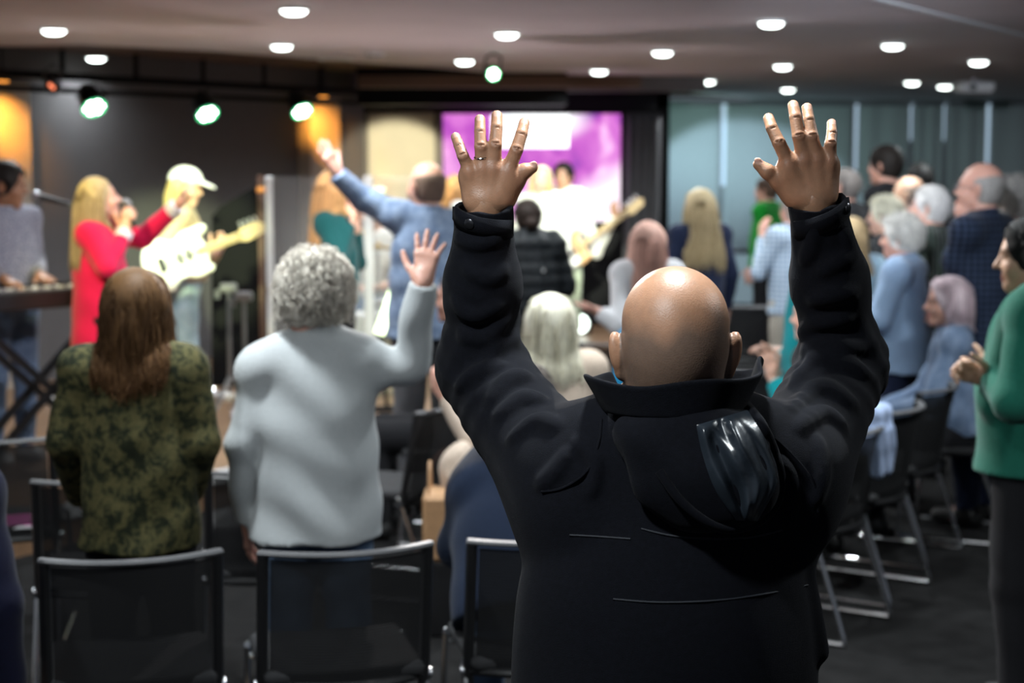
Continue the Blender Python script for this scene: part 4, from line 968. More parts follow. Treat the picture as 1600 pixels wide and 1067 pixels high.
    q = np.array([[i * nu + k, i * nu + k + 1, (i + 1) * nu + k + 1, (i + 1) * nu + k] for i in range(nv - 1) for k in range(nu - 1)])
    o = mesh_obj('hood_lining', Pm, q, mat('satin_lining', (.020, .027, .036), .30, var=.12, scale=30, spec=.7, bump=.08, bscale=60), root, off=base); o.modifiers.new('s', 'SUBSURF').render_levels = 2
    rim = [(1166, 632), (1190, 662), (1210, 705), (1221, 752), (1209, 794), (1176, 820), (1130, 826), (1090, 806), (1058, 776), (1030, 735)]
    Pr, _ = march([tuple(p[:2]) for p in smooth_path([(x, y, 0) for x, y in rim], 8)], [Hf, J], .003)
    for _ in range(3): Pr[1:-1] = (Pr[:-2] + 2 * Pr[1:-1] + Pr[2:]) / 4
    mb = MB(); mb.tube(Pr, .0075, 10); mb.obj('hood_rim', m_fl, root, True, off=base)
    # cuffs with a tab and a snap
    for q, ax, snap, tab in (('L', unit(cuffe['L'] - el['L']), (741, 323), ((716, 318), (735, 330), (790, 350))), ('R', unit(cuffe['R'] - el['R']), (1314, 315), ((1330, 306), (1300, 322), (1246, 352)))):
        c0 = cuffe[q] - ax * .022; c1 = cuffe[q] + ax * .024; Cf = Field(); Cf.rc(c0, c1, .0495, .0485, k=.004, cut=0, cut0=.004); Cf.rc(c0 + ax * .03, c1 + ax * .04, .040, .040, k=.006, op='s')
        g = -1 if q == 'L' else 1
        Cf.disp = lambda P: .0016 * np.sin(P[:, 0] * 130 + P[:, 2] * 60)
        V, Fc = Cf.mesh(.003); cf = mesh_obj('cuff', V, Fc, m_fl, root, off=base)
        # tab: a strap wrapped round the cuff on the camera's side
        aa = np.linspace(-1.15, 1.25, 26) * (1 if q == 'R' else -1); V = []
        for a in aa:
            rr_ = .0525; cc = cuffe[q] + ax * (.002 + .010 * (a * g)) ; dv = np.array([math.sin(a), -math.cos(a), 0]); dv = unit(dv - ax * dv.dot(ax))
            hw = .0155 if abs(a) < 1.1 else .011
            V += [cc + dv * rr_ - ax * hw, cc + dv * rr_ + ax * hw]
        qd = np.array([[2 * i, 2 * i + 2, 2 * i + 3, 2 * i + 1] for i in range(len(aa) - 1)])
        if q == 'L': qd = qd[:, ::-1]
        o = mesh_obj('cuff_tab', V, qd, m_fl, cf, off=base); md = o.modifiers.new('th', 'SOLIDIFY'); md.thickness = .005; md.offset = 0
        a = .95 * g if q == 'R' else .42 * g; sd = unit(np.array([math.sin(a), -math.cos(a), 0])); sd = unit(sd - ax * sd.dot(ax)); sp_ = cuffe[q] + ax * (.002 + .010 * (a * g)) + sd * .054
        Rm = np.array(Vector(sd).to_track_quat('Z', 'Y').to_matrix())
        tag(MB().lathe([(.0088, .0), (.0088, .0022), (.007, .0036), (.003, .0042), (.0001, .0042)], c=sp_, n=20, R=Rm).obj('snap_button', mat('gunmetal', (.10, .10, .11), .28, .9), cf, True, off=base), 'dark metal snap button')
    # wedding ring
    p, q2 = A(754, 262, HD - .008), A(751, 229, HD - .016); d_ = unit(q2 - p); cc = p + (q2 - p) * .50
    u_ = unit(np.cross(d_, [0, 1, 0])); v_ = np.cross(d_, u_); mb = MB(); mb.tube([cc + (u_ * math.cos(a) + v_ * math.sin(a)) * .0113 for a in np.linspace(0, 2 * PI, 33)], .0017, 8, cap=False); tag(mb.obj('ring', mat('silver', (.8, .78, .74), .18, 1.), root, True, off=base), 'silver finger ring')
    # trousers and shoes
    T_ = Field()
    T_.el(mid + [0, 0, .93], (.19, .135, .14), k=.05)
    for g in (-1, 1):
        hp, kn, an = mid + [g * .09, 0, .88], mid + [g * .11, .02, .48], mid + [g * .12, 0, .085]; T_.rc(hp, kn, .105, .078, k=.04); T_.rc(kn, an, .076, .062, k=.02, cut=0)
    V, Fc = T_.mesh(.016); mesh_obj('trousers', V, Fc, mat('dark_trousers', (.02, .02, .024), .85), root, off=base)
    for g in (-1, 1):
        an = mid + [g * .12, 0, .085]; S2 = Field(); S2.rc(an + [0, -.03, -.035], an + [0, .15, -.045], .046, .036, k=.02); S2.plane(an + [0, 0, -.083], (0, 0, -1)); V, Fc = S2.mesh(.01); mesh_obj('shoe', V, Fc, m_blackplastic, root, off=base)
big_man()
# ------------------------------------------------------------------ cloth materials
def cloth(name, col, **k):
    a = dict(rough=.9, var=.15, scale=120, bump=.25, bscale=500, spec=.2, sheen=.1); a.update(k); return mat(name, col, **a)
def pattern(m, fn):
    N, L, b = nodes_of(m); tc = N.new('ShaderNodeTexCoord'); out = fn(N, L, tc.outputs['Object']); mx = N[m['base']]; L.new(out, mx.inputs[6]); return m
def camo(N, L, co):
    nz = N.new('ShaderNodeTexNoise'); nz.inputs['Scale'].default_value = 26; nz.inputs['Detail'].default_value = 7; nz.inputs['Roughness'].default_value = .72; nz.inputs['Distortion'].default_value = .4; L.new(co, nz.inputs[0])
    r = ramp(N, [(.36, (.010, .013, .007)), (.47, (.022, .026, .012)), (.50, (.065, .062, .026)), (.60, (.10, .088, .036))]); L.new(nz.outputs['Fac'], r.inputs[0]); return r.outputs[0]
def check(c1, c2, sc=50.):
    def f(N, L, co):
        out = None
        for ax in ('X', 'Z'):
            wv = N.new('ShaderNodeTexWave'); wv.bands_direction = ax; wv.inputs['Scale'].default_value = sc / 6.28 * 1.0; wv.inputs['Distortion'].default_value = .3; L.new(co, wv.inputs[0])
            if out is None: out = wv.outputs['Fac']
            else:
                ad = N.new('ShaderNodeMath'); ad.operation = 'ADD'; L.new(out, ad.inputs[0]); L.new(wv.outputs['Fac'], ad.inputs[1]); out = ad.outputs[0]
        mr = N.new('ShaderNodeMapRange'); L.new(out, mr.inputs[0]); mr.inputs[2].default_value = 2; r = ramp(N, [(.2, c1), (.85, c2)]); L.new(mr.outputs[0], r.inputs[0]); return r.outputs[0]
    return f
def stripes(c1, c2, sc=20.):
    def f(N, L, co):
        wv = N.new('ShaderNodeTexWave'); wv.bands_direction = 'X'; wv.inputs['Scale'].default_value = sc; wv.inputs['Distortion'].default_value = 2.; wv.inputs['Detail'].default_value = 1; L.new(co, wv.inputs[0])
        r = ramp(N, [(.45, c1), (.8, c2)]); L.new(wv.outputs['Fac'], r.inputs[0]); return r.outputs[0]
    return f
def speck(c1, c2, sc=40, lo=.45, hi=.6):
    def f(N, L, co):
        nz = N.new('ShaderNodeTexNoise'); nz.inputs['Scale'].default_value = sc; nz.inputs['Detail'].default_value = 4; L.new(co, nz.inputs[0])
        r = ramp(N, [(lo, c1), (hi, c2)]); L.new(nz.outputs['Fac'], r.inputs[0]); return r.outputs[0]
    return f
m_denim = pattern(cloth('denim_jacket', (.2, .28, .42)), speck((.15, .21, .33), (.30, .38, .52), 22, .35, .7))
m_denim2 = pattern(cloth('denim_shirt', (.2, .28, .42)), speck((.13, .19, .30), (.22, .29, .42), 18, .35, .7))
m_jeans = pattern(cloth('blue_jeans', (.2, .3, .4)), speck((.08, .13, .22), (.15, .22, .33), 20, .35, .7))
m_ljeans = pattern(cloth('light_jeans', (.3, .4, .45)), speck((.22, .32, .38), (.42, .52, .56), 14, .35, .7))
m_camo = pattern(cloth('camo_print', (.1, .1, .05), var=.2, sheen=0, bump=.15), camo)
m_cardi = cloth('grey_cardigan', (.45, .475, .485), var=.07, scale=200, bump=.3, bscale=260)
m_blk = cloth('black_cloth', (.010, .010, .012), sheen=.05); m_navy = cloth('navy_cloth', (.012, .018, .045)); m_grey = cloth('grey_trousers', (.13, .13, .14))
m_shoe = mat('black_shoes', (.012, .012, .012), .4); m_wshoe = mat('white_shoes', (.7, .7, .7), .6)
def pp(x, ytop, D, zb=0., hair=.012):
    p = at(x, ytop, D); return np.array([p[0], D, zb]), p[2] - zb - hair

# ------------------------------------------------------------------ standing near the camera
D = 5.0; b_, H = pp(210, 415, D, 0, .02)
camo_w = person('person with shoulder length brown hair in a green camouflage print top, left front', b_, yaw=-.06, H=H, build=1.0, shw=.172, vox=.008, hvox=.006, skin='pink',
    arms={'L': dict(el=at(100, 690, 4.98), wr=at(128, 775, 5.18), f=(.3, .5, -.75), sh=at(130, 577, 5.0)), 'R': dict(el=at(316, 690, 4.98), wr=at(298, 770, 5.2), f=(-.3, .5, -.75), sh=at(290, 577, 5.0))},
    top=dict(name='tunic', mat=m_camo, hem=.79, bulk=.024, flare=.012, sleeve_r=.018, neck=.078, wr=.005, wf=34., vox=.007), bottom=dict(mat=m_blk), shoes=m_shoe,
    hair=dict(kind='long', col=(.105, .052, .018), col2=(.045, .020, .008), n=3600, rad=.0016, length=.265, caplen=.16, width=.098, thick=.016, curl=.006, freq=34, taper=.8, line=.05, tips=(.15, .07, .026), lift=.4))
D = 5.12; b_, H = pp(490, 385, D, 0, .035)
grey_w = person('person with curly grey hair in a long pale grey cardigan, right hand raised', b_, yaw=-.12, H=H, build=1.08, shw=.178, vox=.008, hvox=.006, skin='pink', handvox=.0025,
    arms={'L': dict(el=at(383, 695, 5.09), wr=at(388, 812, 5.15), f=at(388, 860, 5.19) - at(388, 812, 5.15), n=(1, .2, 0), sh=at(412, 575, 5.12)),
          'R': dict(el=at(640, 572, 5.13), wr=at(661, 442, 5.07), f=at(672, 366, 5.11) - at(661, 442, 5.07), n=(.1, 1, 0.05), sh=at(565, 568, 5.12), spread=1.3, curl=.12)},
    top=dict(name='cardigan', mat=m_cardi, hem=.775, bulk=.030, flare=.012, sleeve_r=.020, neck=.07, wr=.0060, wf=36., vox=.007), bottom=dict(mat=m_jeans), shoes=m_shoe,
    hair=dict(kind='curly', col=(.80, .75, .67), col2=(.38, .34, .28), n=4200, rad=.0016, length=.085, thick=.030, curl=.012, freq=120, cap='bob', caplen=.07, width=.092, vox=.006))
# ------------------------------------------------------------------ on the stage
D = 9.3; b_, H = pp(4, 252, D, STG)
key_p = person('person with short black hair in a grey speckled shirt at the keyboard, left edge', b_, yaw=-2.3, H=H, skin='brown', head=(.75, -.12, 0),
    arms={'R': dict(el=at(-22, 415, 9.05), wr=at(5, 436, 8.95), f=(0, 1, -.25), n=(0, -.2, -1), curl=.35), 'L': dict(el=at(56, 412, 9.45), wr=at(62, 430, 9.22), f=(0, 1, -.25), n=(0, -.2, -1), curl=.35)},
    top=dict(name='shirt', mat=pattern(cloth('grey_speckle', (.2, .2, .25)), speck((.16, .17, .22), (.30, .31, .36), 90)), hem=.90, bulk=.02, collar=.03), bottom=dict(mat=m_jeans), shoes=m_wshoe, hair=dict(kind='short', col=(.012, .010, .009), thick=.022, n=500))
D = 8.9; b_, H = pp(152, 275, D, STG)
red_w = person('person with long blonde hair in a red blazer singing into a microphone on the stage', b_, yaw=-1.15, H=H, skin='pink', head=(-.1, .22, 0), vox=.010,
    arms={'R': dict(el=at(168, 418, 8.70), wr=at(196, 362, 8.86), f=(.0, .2, 1), n=(-.9, .5, .1), curl=.85, spread=.1, sh=at(140, 368, 8.80)), 'L': dict(el=at(222, 372, 9.05), wr=at(277, 322, 9.0), f=at(297, 284, 9.0) - at(277, 322, 9.0), n=(.2, .8, .6), spread=.6, sh=at(172, 362, 9.05))},
    top=[dict(name='blazer', mat=cloth('red_wool', (.56, .008, .065), sheen=.2), hem=.74, bulk=.024, flare=.01, sleeve=.86, sleeve_r=.018, neck=.085, wr=.004)], bottom=dict(mat=m_blk), shoes=m_shoe,
    hair=dict(kind='long', col=(.48, .37, .22), col2=(.26, .18, .10), n=1100, rad=.0024, length=.40, caplen=.27, width=.08, back=-.05, line=.05))
F_ = Field(); a_ = red_w.A   # white shirt cuffs turned out of the sleeves
for q in 'LR':
    w_ = a_[q]['wr']; d_ = unit(a_[q]['el'] - w_); Fc_ = Field(); Fc_.rc(w_ + d_ * .055, w_ + d_ * .0, .044, .046, k=.004, cut=0, cut0=0); V, Fq = Fc_.mesh(.007); tag(mesh_obj('shirt_cuff', V, Fq, cloth('white_cotton', (.62, .60, .66)), red_w.root, off=red_w.base), 'white shirt cuff')
Fc_ = Field(); Fc_.el(red_w.T(0, .045, 1.22), np.array([.085, .095, .21]), rotm(-1.15), k=.02); V, Fq = Fc_.mesh(.012); tag(mesh_obj('undershirt', V, Fq, m_blk, red_w.root, off=red_w.base), 'black top under the blazer')
D = 11.1; b_, H = pp(284, 262, D, STG)
cap_p = person('person with long fair hair and a white cap playing a white electric guitar', b_, yaw=-1.45, H=H, skin='fair', head=(-.1, -.15, 0),
    arms={'R': dict(el=at(248, 400, 10.85), wr=at(285, 405, 10.86), f=(.3, .6, -.5), n=(.4, .5, 0), curl=.5), 'L': dict(el=at(322, 415, 11.25), wr=at(338, 396, 11.05), f=(0, .4, .8), n=(.8, -.3, .2), curl=.7)},
    top=dict(name='shirt', mat=cloth('tan_shirt', (.44, .33, .22)), hem=.93, bulk=.02, collar=.02), bottom=dict(mat=m_ljeans), shoes=m_wshoe,
    hair=dict(kind='long', col=(.66, .52, .22), col2=(.42, .30, .10), n=800, rad=.0028, length=.36, caplen=.25, width=.09, back=-.07))
h = lambda x, y, z: cap_p.c + cap_p.Rh @ (np.array([x, y, z]) * cap_p.hs)
Fc_ = Field(); Fc_.el(h(0, -.008, .045), np.array([.092, .112, .095]), cap_p.Rh, k=.01); Fc_.plane(h(0, 0, .035), -cap_p.Rh[:, 2]); Fc_.el(h(0, .13, .042), np.array([.075, .075, .010]), cap_p.Rh @ rotm(0, -.25), k=.01)
V, Fq = Fc_.mesh(.006); tag(mesh_obj('cap', V, Fq, cloth('cap_white', (.75, .75, .68)), cap_p.root, off=cap_p.base), 'white baseball cap')
D = 10.4; b_, H = pp(520, 265, D, STG)
teal_w = person('person with long strawberry blonde hair in a dark teal sweater holding a microphone', b_, yaw=-1.0, H=H, skin='pink', head=(-.05, .12, 0),
    arms={'R': dict(el=at(530, 405, 10.2), wr=at(546, 352, 10.35), f=(0, .1, 1), n=(-.9, .4, 0), curl=.85, spread=.1, sh=at(508, 350, 10.3)), 'L': dict(el=at(560, 410, 10.55), wr=at(556, 362, 10.45), f=(0, 0, 1), n=(.9, .4, 0), curl=.8, spread=.1)},
    top=dict(name='sweater', mat=cloth('teal_knit', (.005, .055, .062)), hem=.84, bulk=.022, neck=.08), bottom=dict(mat=m_blk), shoes=m_shoe,
    hair=dict(kind='long', col=(.62, .36, .17), col2=(.38, .20, .09), n=1000, rad=.0024, length=.36, caplen=.24, width=.085, back=-.05))
Fc_ = Field(); Fc_.el(teal_w.T(.02, .075, 1.33), np.array([.06, .06, .12]), rotm(-1.0), k=.02); V, Fq = Fc_.mesh(.012); tag(mesh_obj('scarf', V, Fq, cloth('pale_scarf', (.62, .62, .50)), teal_w.root, off=teal_w.base), 'pale scarf at the neck')
D = 12.95; b_ = np.array([at(585, 400, D)[0], D, STG])
person('person in a white shirt sitting at the drums behind the clear shield', b_, yaw=2.6, H=1.68, seat=.50, skin='fair', arms={'R': dict(el=(.30, .05, 1.08), wr=(.22, .26, 1.02), f=(-.2, 1, .1), n=(0, 0, -1)), 'L': dict(el=(-.30, .05, 1.08), wr=(-.2, .28, 1.04), f=(.2, 1, .1), n=(0, 0, -1))},
    top=dict(name='shirt', mat=cloth('white_shirt', (.74, .74, .70)), bulk=.02, hem=.93, sleeve=0), bottom=dict(mat=m_jeans), shoes=m_shoe, hair=dict(kind='short', col=(.06, .035, .02), n=300), vox=.016)
D = 15.7; b_, H = pp(881, 254, D, STG)
bass_p = person('person in white shirt and pale green trousers playing a tan bass guitar', b_, yaw=2.75, H=H, skin='tan', head=(.1, 0, 0), vox=.016, hvox=.009, handvox=.005,
    arms={'R': dict(el=at(848, 385, 15.6), wr=at(878, 400, 15.45), f=(-.3, .2, -.6), n=(0, -1, 0), curl=.5), 'L': dict(el=at(932, 395, 15.6), wr=at(960, 338, 15.40), f=(0, .2, .8), n=(0, -1, 0), curl=.8)},
    top=dict(name='shirt', mat=mat('white_shirt'), hem=.82, bulk=.03, flare=.02, collar=.03), bottom=dict(mat=cloth('sage_trousers', (.42, .48, .36)), wide=.01), shoes=m_wshoe, hair=dict(kind='short', col=(.015, .012, .010), thick=.024, n=300))
D = 15.0; b_, H = pp(845, 258, D, STG)
person('person with blonde hair in a white top standing brightly lit left of the bass guitar', b_, yaw=2.9, H=H, skin='fair', vox=.016, hvox=.009, handvox=.006, top=dict(name='blouse', mat=mat('white_shirt'), hem=.80, bulk=.02), bottom=dict(mat=m_ljeans), shoes=m_wshoe,
    hair=dict(kind='long', col=(.70, .56, .30), col2=(.5, .36, .16), n=500, rad=.004, length=.30, caplen=.2))
D = 14.2; b_, H = pp(712, 272, D, STG)
person('fair haired person in a white top half hidden behind the denim jacket', b_, yaw=-1.2, H=H, skin='fair', vox=.016, hvox=.009, handvox=.006, top=dict(name='blouse', mat=mat('white_shirt'), hem=.80, bulk=.02), bottom=dict(mat=m_ljeans), shoes=m_wshoe,
    hair=dict(kind='long', col=(.60, .34, .14), col2=(.4, .2, .08), n=500, rad=.004, length=.28, caplen=.2))
# ------------------------------------------------------------------ standing in the hall, middle
D = 8.9; b_, H = pp(668, 251, D, 0, .008)
person('bald person in a pale denim jacket raising the left arm toward the stage', b_, yaw=.45, H=H, build=1.02, skin='pink', head=(.25, .10, 0), vox=.010, beard=(.16, .10, .07),
    arms={'L': dict(el=at(568, 312, 8.95), wr=at(527, 272, 8.9), f=at(503, 222, 8.9) - at(527, 272, 8.9), n=(-.4, .9, 0), spread=.5, curl=.08, sh=at(622, 338, 8.9)), 'R': dict(el=(.27, .02, 1.10), wr=(.22, .22, 1.0))},
    top=dict(name='denim_jacket', mat=m_denim, hem=.86, bulk=.028, flare=.01, sleeve_r=.020, collar=.05, wr=.006, wf=40.), bottom=dict(mat=m_grey), shoes=m_shoe, hair=dict(kind='bald', col=(.20, .13, .10), thick=.004, top=.055))
D = 11.2; b_, H = pp(825, 309, D, 0, .02)
puff = person('person with dark hair tied back in a black padded jacket', b_, yaw=.25, H=H, build=1.08, skin='fair', vox=.011,
    arms={'L': dict(el=(-.27, .05, 1.12), wr=(-.10, .22, 1.22), f=(.5, .4, .7), n=(1, 0, 0)), 'R': dict(el=(.28, .02, 1.10), wr=(.2, .2, .95))},
    top=dict(name='padded_jacket', mat=mat('padded_nylon', (.0075, .0095, .0115), .55, spec=.25, var=.2, scale=30, bump=.1), hem=.74, bulk=.045, flare=.0, sleeve_r=.034, puff=True, hood=True, collar=.05), bottom=dict(mat=m_blk), shoes=m_shoe,
    hair=dict(kind='short', col=(.022, .013, .010), thick=.018, n=500))
Fc_ = Field(); Fc_.el(puff.c + puff.Rh @ np.array([0, -.115, -.03]), (.045, .042, .045)); Fc_.disp = lambda P: .003 * np.sin(P[:, 0] * 200) * np.sin(P[:, 2] * 170); V, Fq = Fc_.mesh(.008); mesh_obj('hair_bun', V, Fq, HAIRM(), puff.root, col=np.tile((.022, .013, .010), (len(V), 1)), off=puff.base)
MB().box(puff.T(.06, -.172, 1.22), (.016, .004, .010), bev=.003).obj('logo_patch', mat('grey_patch', (.35, .35, .35), .6), puff.root, off=puff.base)
D = 9.5; b_, H = pp(1012, 344, D, 0, .015)
person('person with long rose blonde hair in a white jumper holding out the left hand', b_, yaw=.1, H=H, build=.95, skin='pink', vox=.010,
    arms={'L': dict(el=at(968, 510, 9.3), wr=at(938, 488, 9.35), f=at(905, 478, 9.4) - at(938, 488, 9.35), n=(.2, .1, 1), curl=.15), 'R': dict(el=(.26, .02, 1.10), wr=(.2, .2, 1.0))},
    top=dict(name='jumper', mat=cloth('white_knit', (.60, .60, .62)), hem=.84, bulk=.02, sleeve_r=.022), bottom=dict(mat=m_ljeans), shoes=m_wshoe,
    hair=dict(kind='long', col=(.72, .44, .36), col2=(.48, .27, .22), n=1300, rad=.0026, length=.42, caplen=.30, width=.112, taper=-.5, line=.05))
D = 11.6; b_, H = pp(1094, 293, D, 0, .015)
bl = person('person with long golden blonde hair and glasses in a navy top', b_, yaw=.35, H=H, skin='fair', head=(.25, 0, 0), vox=.011, top=dict(name='jumper', mat=m_navy, hem=.86, bulk=.02), bottom=dict(mat=m_blk), shoes=m_shoe,
    hair=dict(kind='long', col=(.56, .45, .27), col2=(.34, .25, .13), n=1200, rad=.0028, length=.42, caplen=.28, width=.115, taper=-.2, curl=.008, line=.05))
glasses(bl, m_greymetal)
D = 16; b_, H = pp(1200, 276, D)
person('person in a bright green jumper and black trousers by the back wall', b_, yaw=1.0, H=H, skin='pink', vox=.014, hvox=.01, handvox=.006, top=dict(name='jumper', mat=cloth('green_knit', (.005, .20, .018)), hem=.88, bulk=.03), bottom=dict(mat=m_blk), shoes=m_shoe, hair=dict(kind='short', col=(.10, .06, .04), n=300))
D = 11.6; b_, H = pp(1243, 298, D)
person('person in a pale blue checked shirt and cream trousers behind the right sleeve', b_, yaw=.5, H=H, skin='pink', vox=.012, arms={'L': dict(el=(-.27, .06, 1.14), wr=(-.13, .2, 1.36), f=(.2, .2, .9), n=(1, .2, 0))},
    top=dict(name='shirt', mat=pattern(cloth('blue_check', (.5, .6, .7)), check((.22, .33, .48), (.62, .70, .76), 60)), hem=.84, bulk=.026), bottom=dict(mat=cloth('cream_trousers', (.42, .38, .32))), shoes=m_shoe, hair=dict(kind='short', col=(.35, .33, .3), n=300))
D = 12.2; b_, H = pp(1322, 262, D)
person('grey haired person in a dark jacket behind the raised right wrist', b_, yaw=.9, H=H, skin='pink', vox=.013, hvox=.009, top=dict(name='jacket', mat=m_blk, hem=.84, bulk=.03, collar=.04), bottom=dict(mat=m_blk), shoes=m_shoe, hair=dict(kind='short', col=(.16, .14, .13), n=300))
D = 9.95; b_, H = pp(1331, 338, D)
person('person with honey blonde hair half hidden behind the right sleeve', b_, yaw=.3, H=H, skin='pink', vox=.013, hvox=.009, top=dict(name='top', mat=cloth('sky_cloth', (.35, .5, .6)), hem=.84, bulk=.02), bottom=dict(mat=m_blk), shoes=m_shoe, hair=dict(kind='long', col=(.40, .29, .16), col2=(.26, .18, .09), n=500, rad=.003, length=.25, caplen=.16))
D = 12.7; b_, H = pp(1387, 227, D)
person('tall person with short dark hair in a black shirt by the back wall', b_, yaw=.85, H=H, build=.95, skin='pink', vox=.013, hvox=.009, top=dict(name='shirt', mat=m_blk, hem=.86, bulk=.02), bottom=dict(mat=m_blk), shoes=m_shoe, hair=dict(kind='short', col=(.016, .012, .01), thick=.02, n=400))
D = 13.6; b_, H = pp(1438, 256, D)
person('person with black hair behind the bald person at the back', b_, yaw=.1, H=H, skin='brown', vox=.014, hvox=.01, top=dict(name='shirt', mat=m_blk, hem=.86, bulk=.02), bottom=dict(mat=m_blk), shoes=m_shoe, hair=dict(kind='short', col=(.01, .009, .008), thick=.022, n=300))
D = 11.7; b_, H = pp(1424, 275, D, 0, .004)
person('bald person with tan skin behind the person in dark stripes', b_, yaw=1.0, H=H, skin='olive', vox=.013, hvox=.009, top=dict(name='shirt', mat=m_navy, hem=.86, bulk=.02), bottom=dict(mat=m_blk), shoes=m_shoe, hair=dict(kind='bald', col=(.2, .15, .12), thick=.004, top=.05))
D = 10.9; b_, H = pp(1386, 305, D, 0, .02)
person('older person with short white hair in a dark patterned top, hands before the chest', b_, yaw=1.1, H=H, skin='fair', vox=.011, arms={'L': dict(el=(-.25, .04, 1.12), wr=(-.10, .26, 1.14), f=(.3, .8, .2), n=(.8, 0, .3)), 'R': dict(el=(.25, .06, 1.12), wr=(.12, .26, 1.14), f=(-.3, .8, .2), n=(-.8, 0, .3))},
    top=dict(name='top', mat=pattern(cloth('dark_print', (.03, .03, .03)), speck((.012, .014, .016), (.16, .16, .16), 60, .5, .68)), hem=.84, bulk=.022), bottom=dict(mat=m_blk), shoes=m_shoe, hair=dict(kind='curly', col=(.72, .69, .55), col2=(.5, .47, .36), n=900, rad=.003, length=.05, thick=.02, curl=.006))
D = 9.1; b_, H = pp(1412, 332, D, 0, .028)
person('person with short curly white hair in a light blue jumper', b_, yaw=1.1, H=H, build=1.08, shw=.18, skin='pink', vox=.009, hvox=.006, belly=.04,
    arms={'L': dict(el=(-.27, .06, 1.12), wr=(-.16, .30, 1.10), f=(.3, .9, 0), n=(.8, 0, .2)), 'R': dict(el=(.27, .06, 1.10), wr=(.16, .28, 1.06), f=(-.3, .9, 0), n=(-.8, 0, .2))},
    top=dict(name='jumper', mat=cloth('light_blue_knit', (.30, .42, .60), sheen=.2), hem=.80, bulk=.032, sleeve_r=.024, collar=.035, wr=.004), bottom=dict(mat=m_navy), shoes=m_shoe,
    hair=dict(kind='curly', col=(.74, .72, .66), col2=(.48, .46, .42), n=1800, rad=.0022, length=.055, thick=.026, curl=.007, freq=140))
D = 10.0; b_, H = pp(1456, 288, D, 0, .018)
st = person('person with grey hair and glasses in a dark green striped shirt', b_, yaw=1.05, H=H, build=1.05, skin='pink', head=(0, .12, 0), vox=.010, top=dict(name='shirt', mat=pattern(cloth('dark_stripe', (.02, .03, .025)), stripes((.010, .016, .013), (.085, .11, .09), 9.)), hem=.84, bulk=.026, collar=.03), bottom=dict(mat=m_blk), shoes=m_shoe,
    hair=dict(kind='short', col=(.60, .58, .56), col2=(.34, .33, .32), thick=.018, n=900, rad=.002, length=.05))
glasses(st, m_greymetal)
D = 8.6; b_, H = pp(1537, 253, D, 0, .006)
ck = person('balding person with glasses in a navy checked shirt, hand at the mouth', b_, yaw=.85, H=H, build=1.08, skin='pink', head=(.15, .10, 0), vox=.010,
    arms={'L': dict(el=at(1490, 408, 8.5), wr=at(1506, 358, 8.6), f=(.05, .1, 1), n=(.9, .1, 0), curl=.35, spread=.3), 'R': dict(el=(.28, .02, 1.10), wr=(.2, .2, 1.0))},
    top=dict(name='shirt', mat=pattern(cloth('navy_check', (.02, .03, .06)), check((.006, .010, .024), (.050, .072, .13), 62)), hem=.80, bulk=.026, collar=.04, sleeve=.5), bottom=dict(mat=m_navy), shoes=m_shoe,
    hair=dict(kind='bald', col=(.34, .32, .30), col2=(.2, .18, .17), thick=.009, top=.055))
glasses(ck, m_greymetal)
D = 9.3; b_, H = pp(1588, 275, D, 0, .022)
person('person with wavy grey hair standing behind the navy checked shirt', b_, yaw=.6, H=H, skin='pink', vox=.011, top=dict(name='top', mat=cloth('taupe_cloth', (.20, .17, .14)), hem=.84, bulk=.02), bottom=dict(mat=m_blk), shoes=m_shoe, hair=dict(kind='curly', col=(.42, .40, .37), col2=(.2, .19, .18), n=1400, rad=.0022, length=.06, thick=.024, curl=.008))
D = 5.55; b_, H = pp(1622, 338, D, 0, .012)
person('person with black hair in a green sweatshirt at the right edge, hands folded', b_, yaw=1.05, H=H, build=1.1, skin='olive', head=(.2, -.05, 0), vox=.009, handvox=.003,
    arms={'L': dict(el=at(1560, 625, 5.45), wr=at(1545, 592, 5.75), f=(.2, .9, .25), n=(.9, .2, 0), curl=.95, spread=.1), 'R': dict(el=at(1585, 628, 5.20), wr=at(1553, 596, 5.45), f=(-.25, .9, .35), n=(-.7, .3, -.2), curl=.9, spread=.1, sh=at(1615, 490, 5.30))},
    top=dict(name='sweatshirt', mat=cloth('bottle_green', (.012, .125, .085), sheen=.2), hem=.855, bulk=.034, sleeve_r=.022, wr=.005, wf=24.), bottom=dict(mat=m_blk, wide=.012), shoes=m_shoe, hair=dict(kind='short', col=(.008, .008, .008), thick=.018, n=600))
# ------------------------------------------------------------------ seated
SEATS = []
def seated(label, x, D, yaw, lean=0., H=1.66, **k):
    b_ = np.array([at(x, 500, D)[0], D, 0.]); SEATS.append((b_, yaw)); return person(label, b_, yaw=yaw, H=H, seat=.45, lean=lean, **k)
lv = seated('seated person with pale lavender bobbed hair in a denim shirt, facing left', 1503, 8.35, 1.4, .10, H=1.60, head=(.15, 0, 0), skin='pink', vox=.009, hvox=.006,
    arms={'L': dict(el=(-.24, .14, 1.10), wr=(-.12, .38, 1.02)), 'R': dict(el=(.25, .14, 1.09), wr=(.14, .38, 1.02))}, top=dict(name='denim_shirt', mat=m_denim2, bulk=.026, hem=.90, collar=.035, sleeve_r=.02, wr=.006), bottom=dict(mat=m_blk), shoes=m_shoe,
    hair=dict(kind='bob', col=(.74, .60, .64), col2=(.52, .40, .45), n=1500, rad=.0024, length=.105, caplen=.075, width=.098, thick=.022, line=.05))
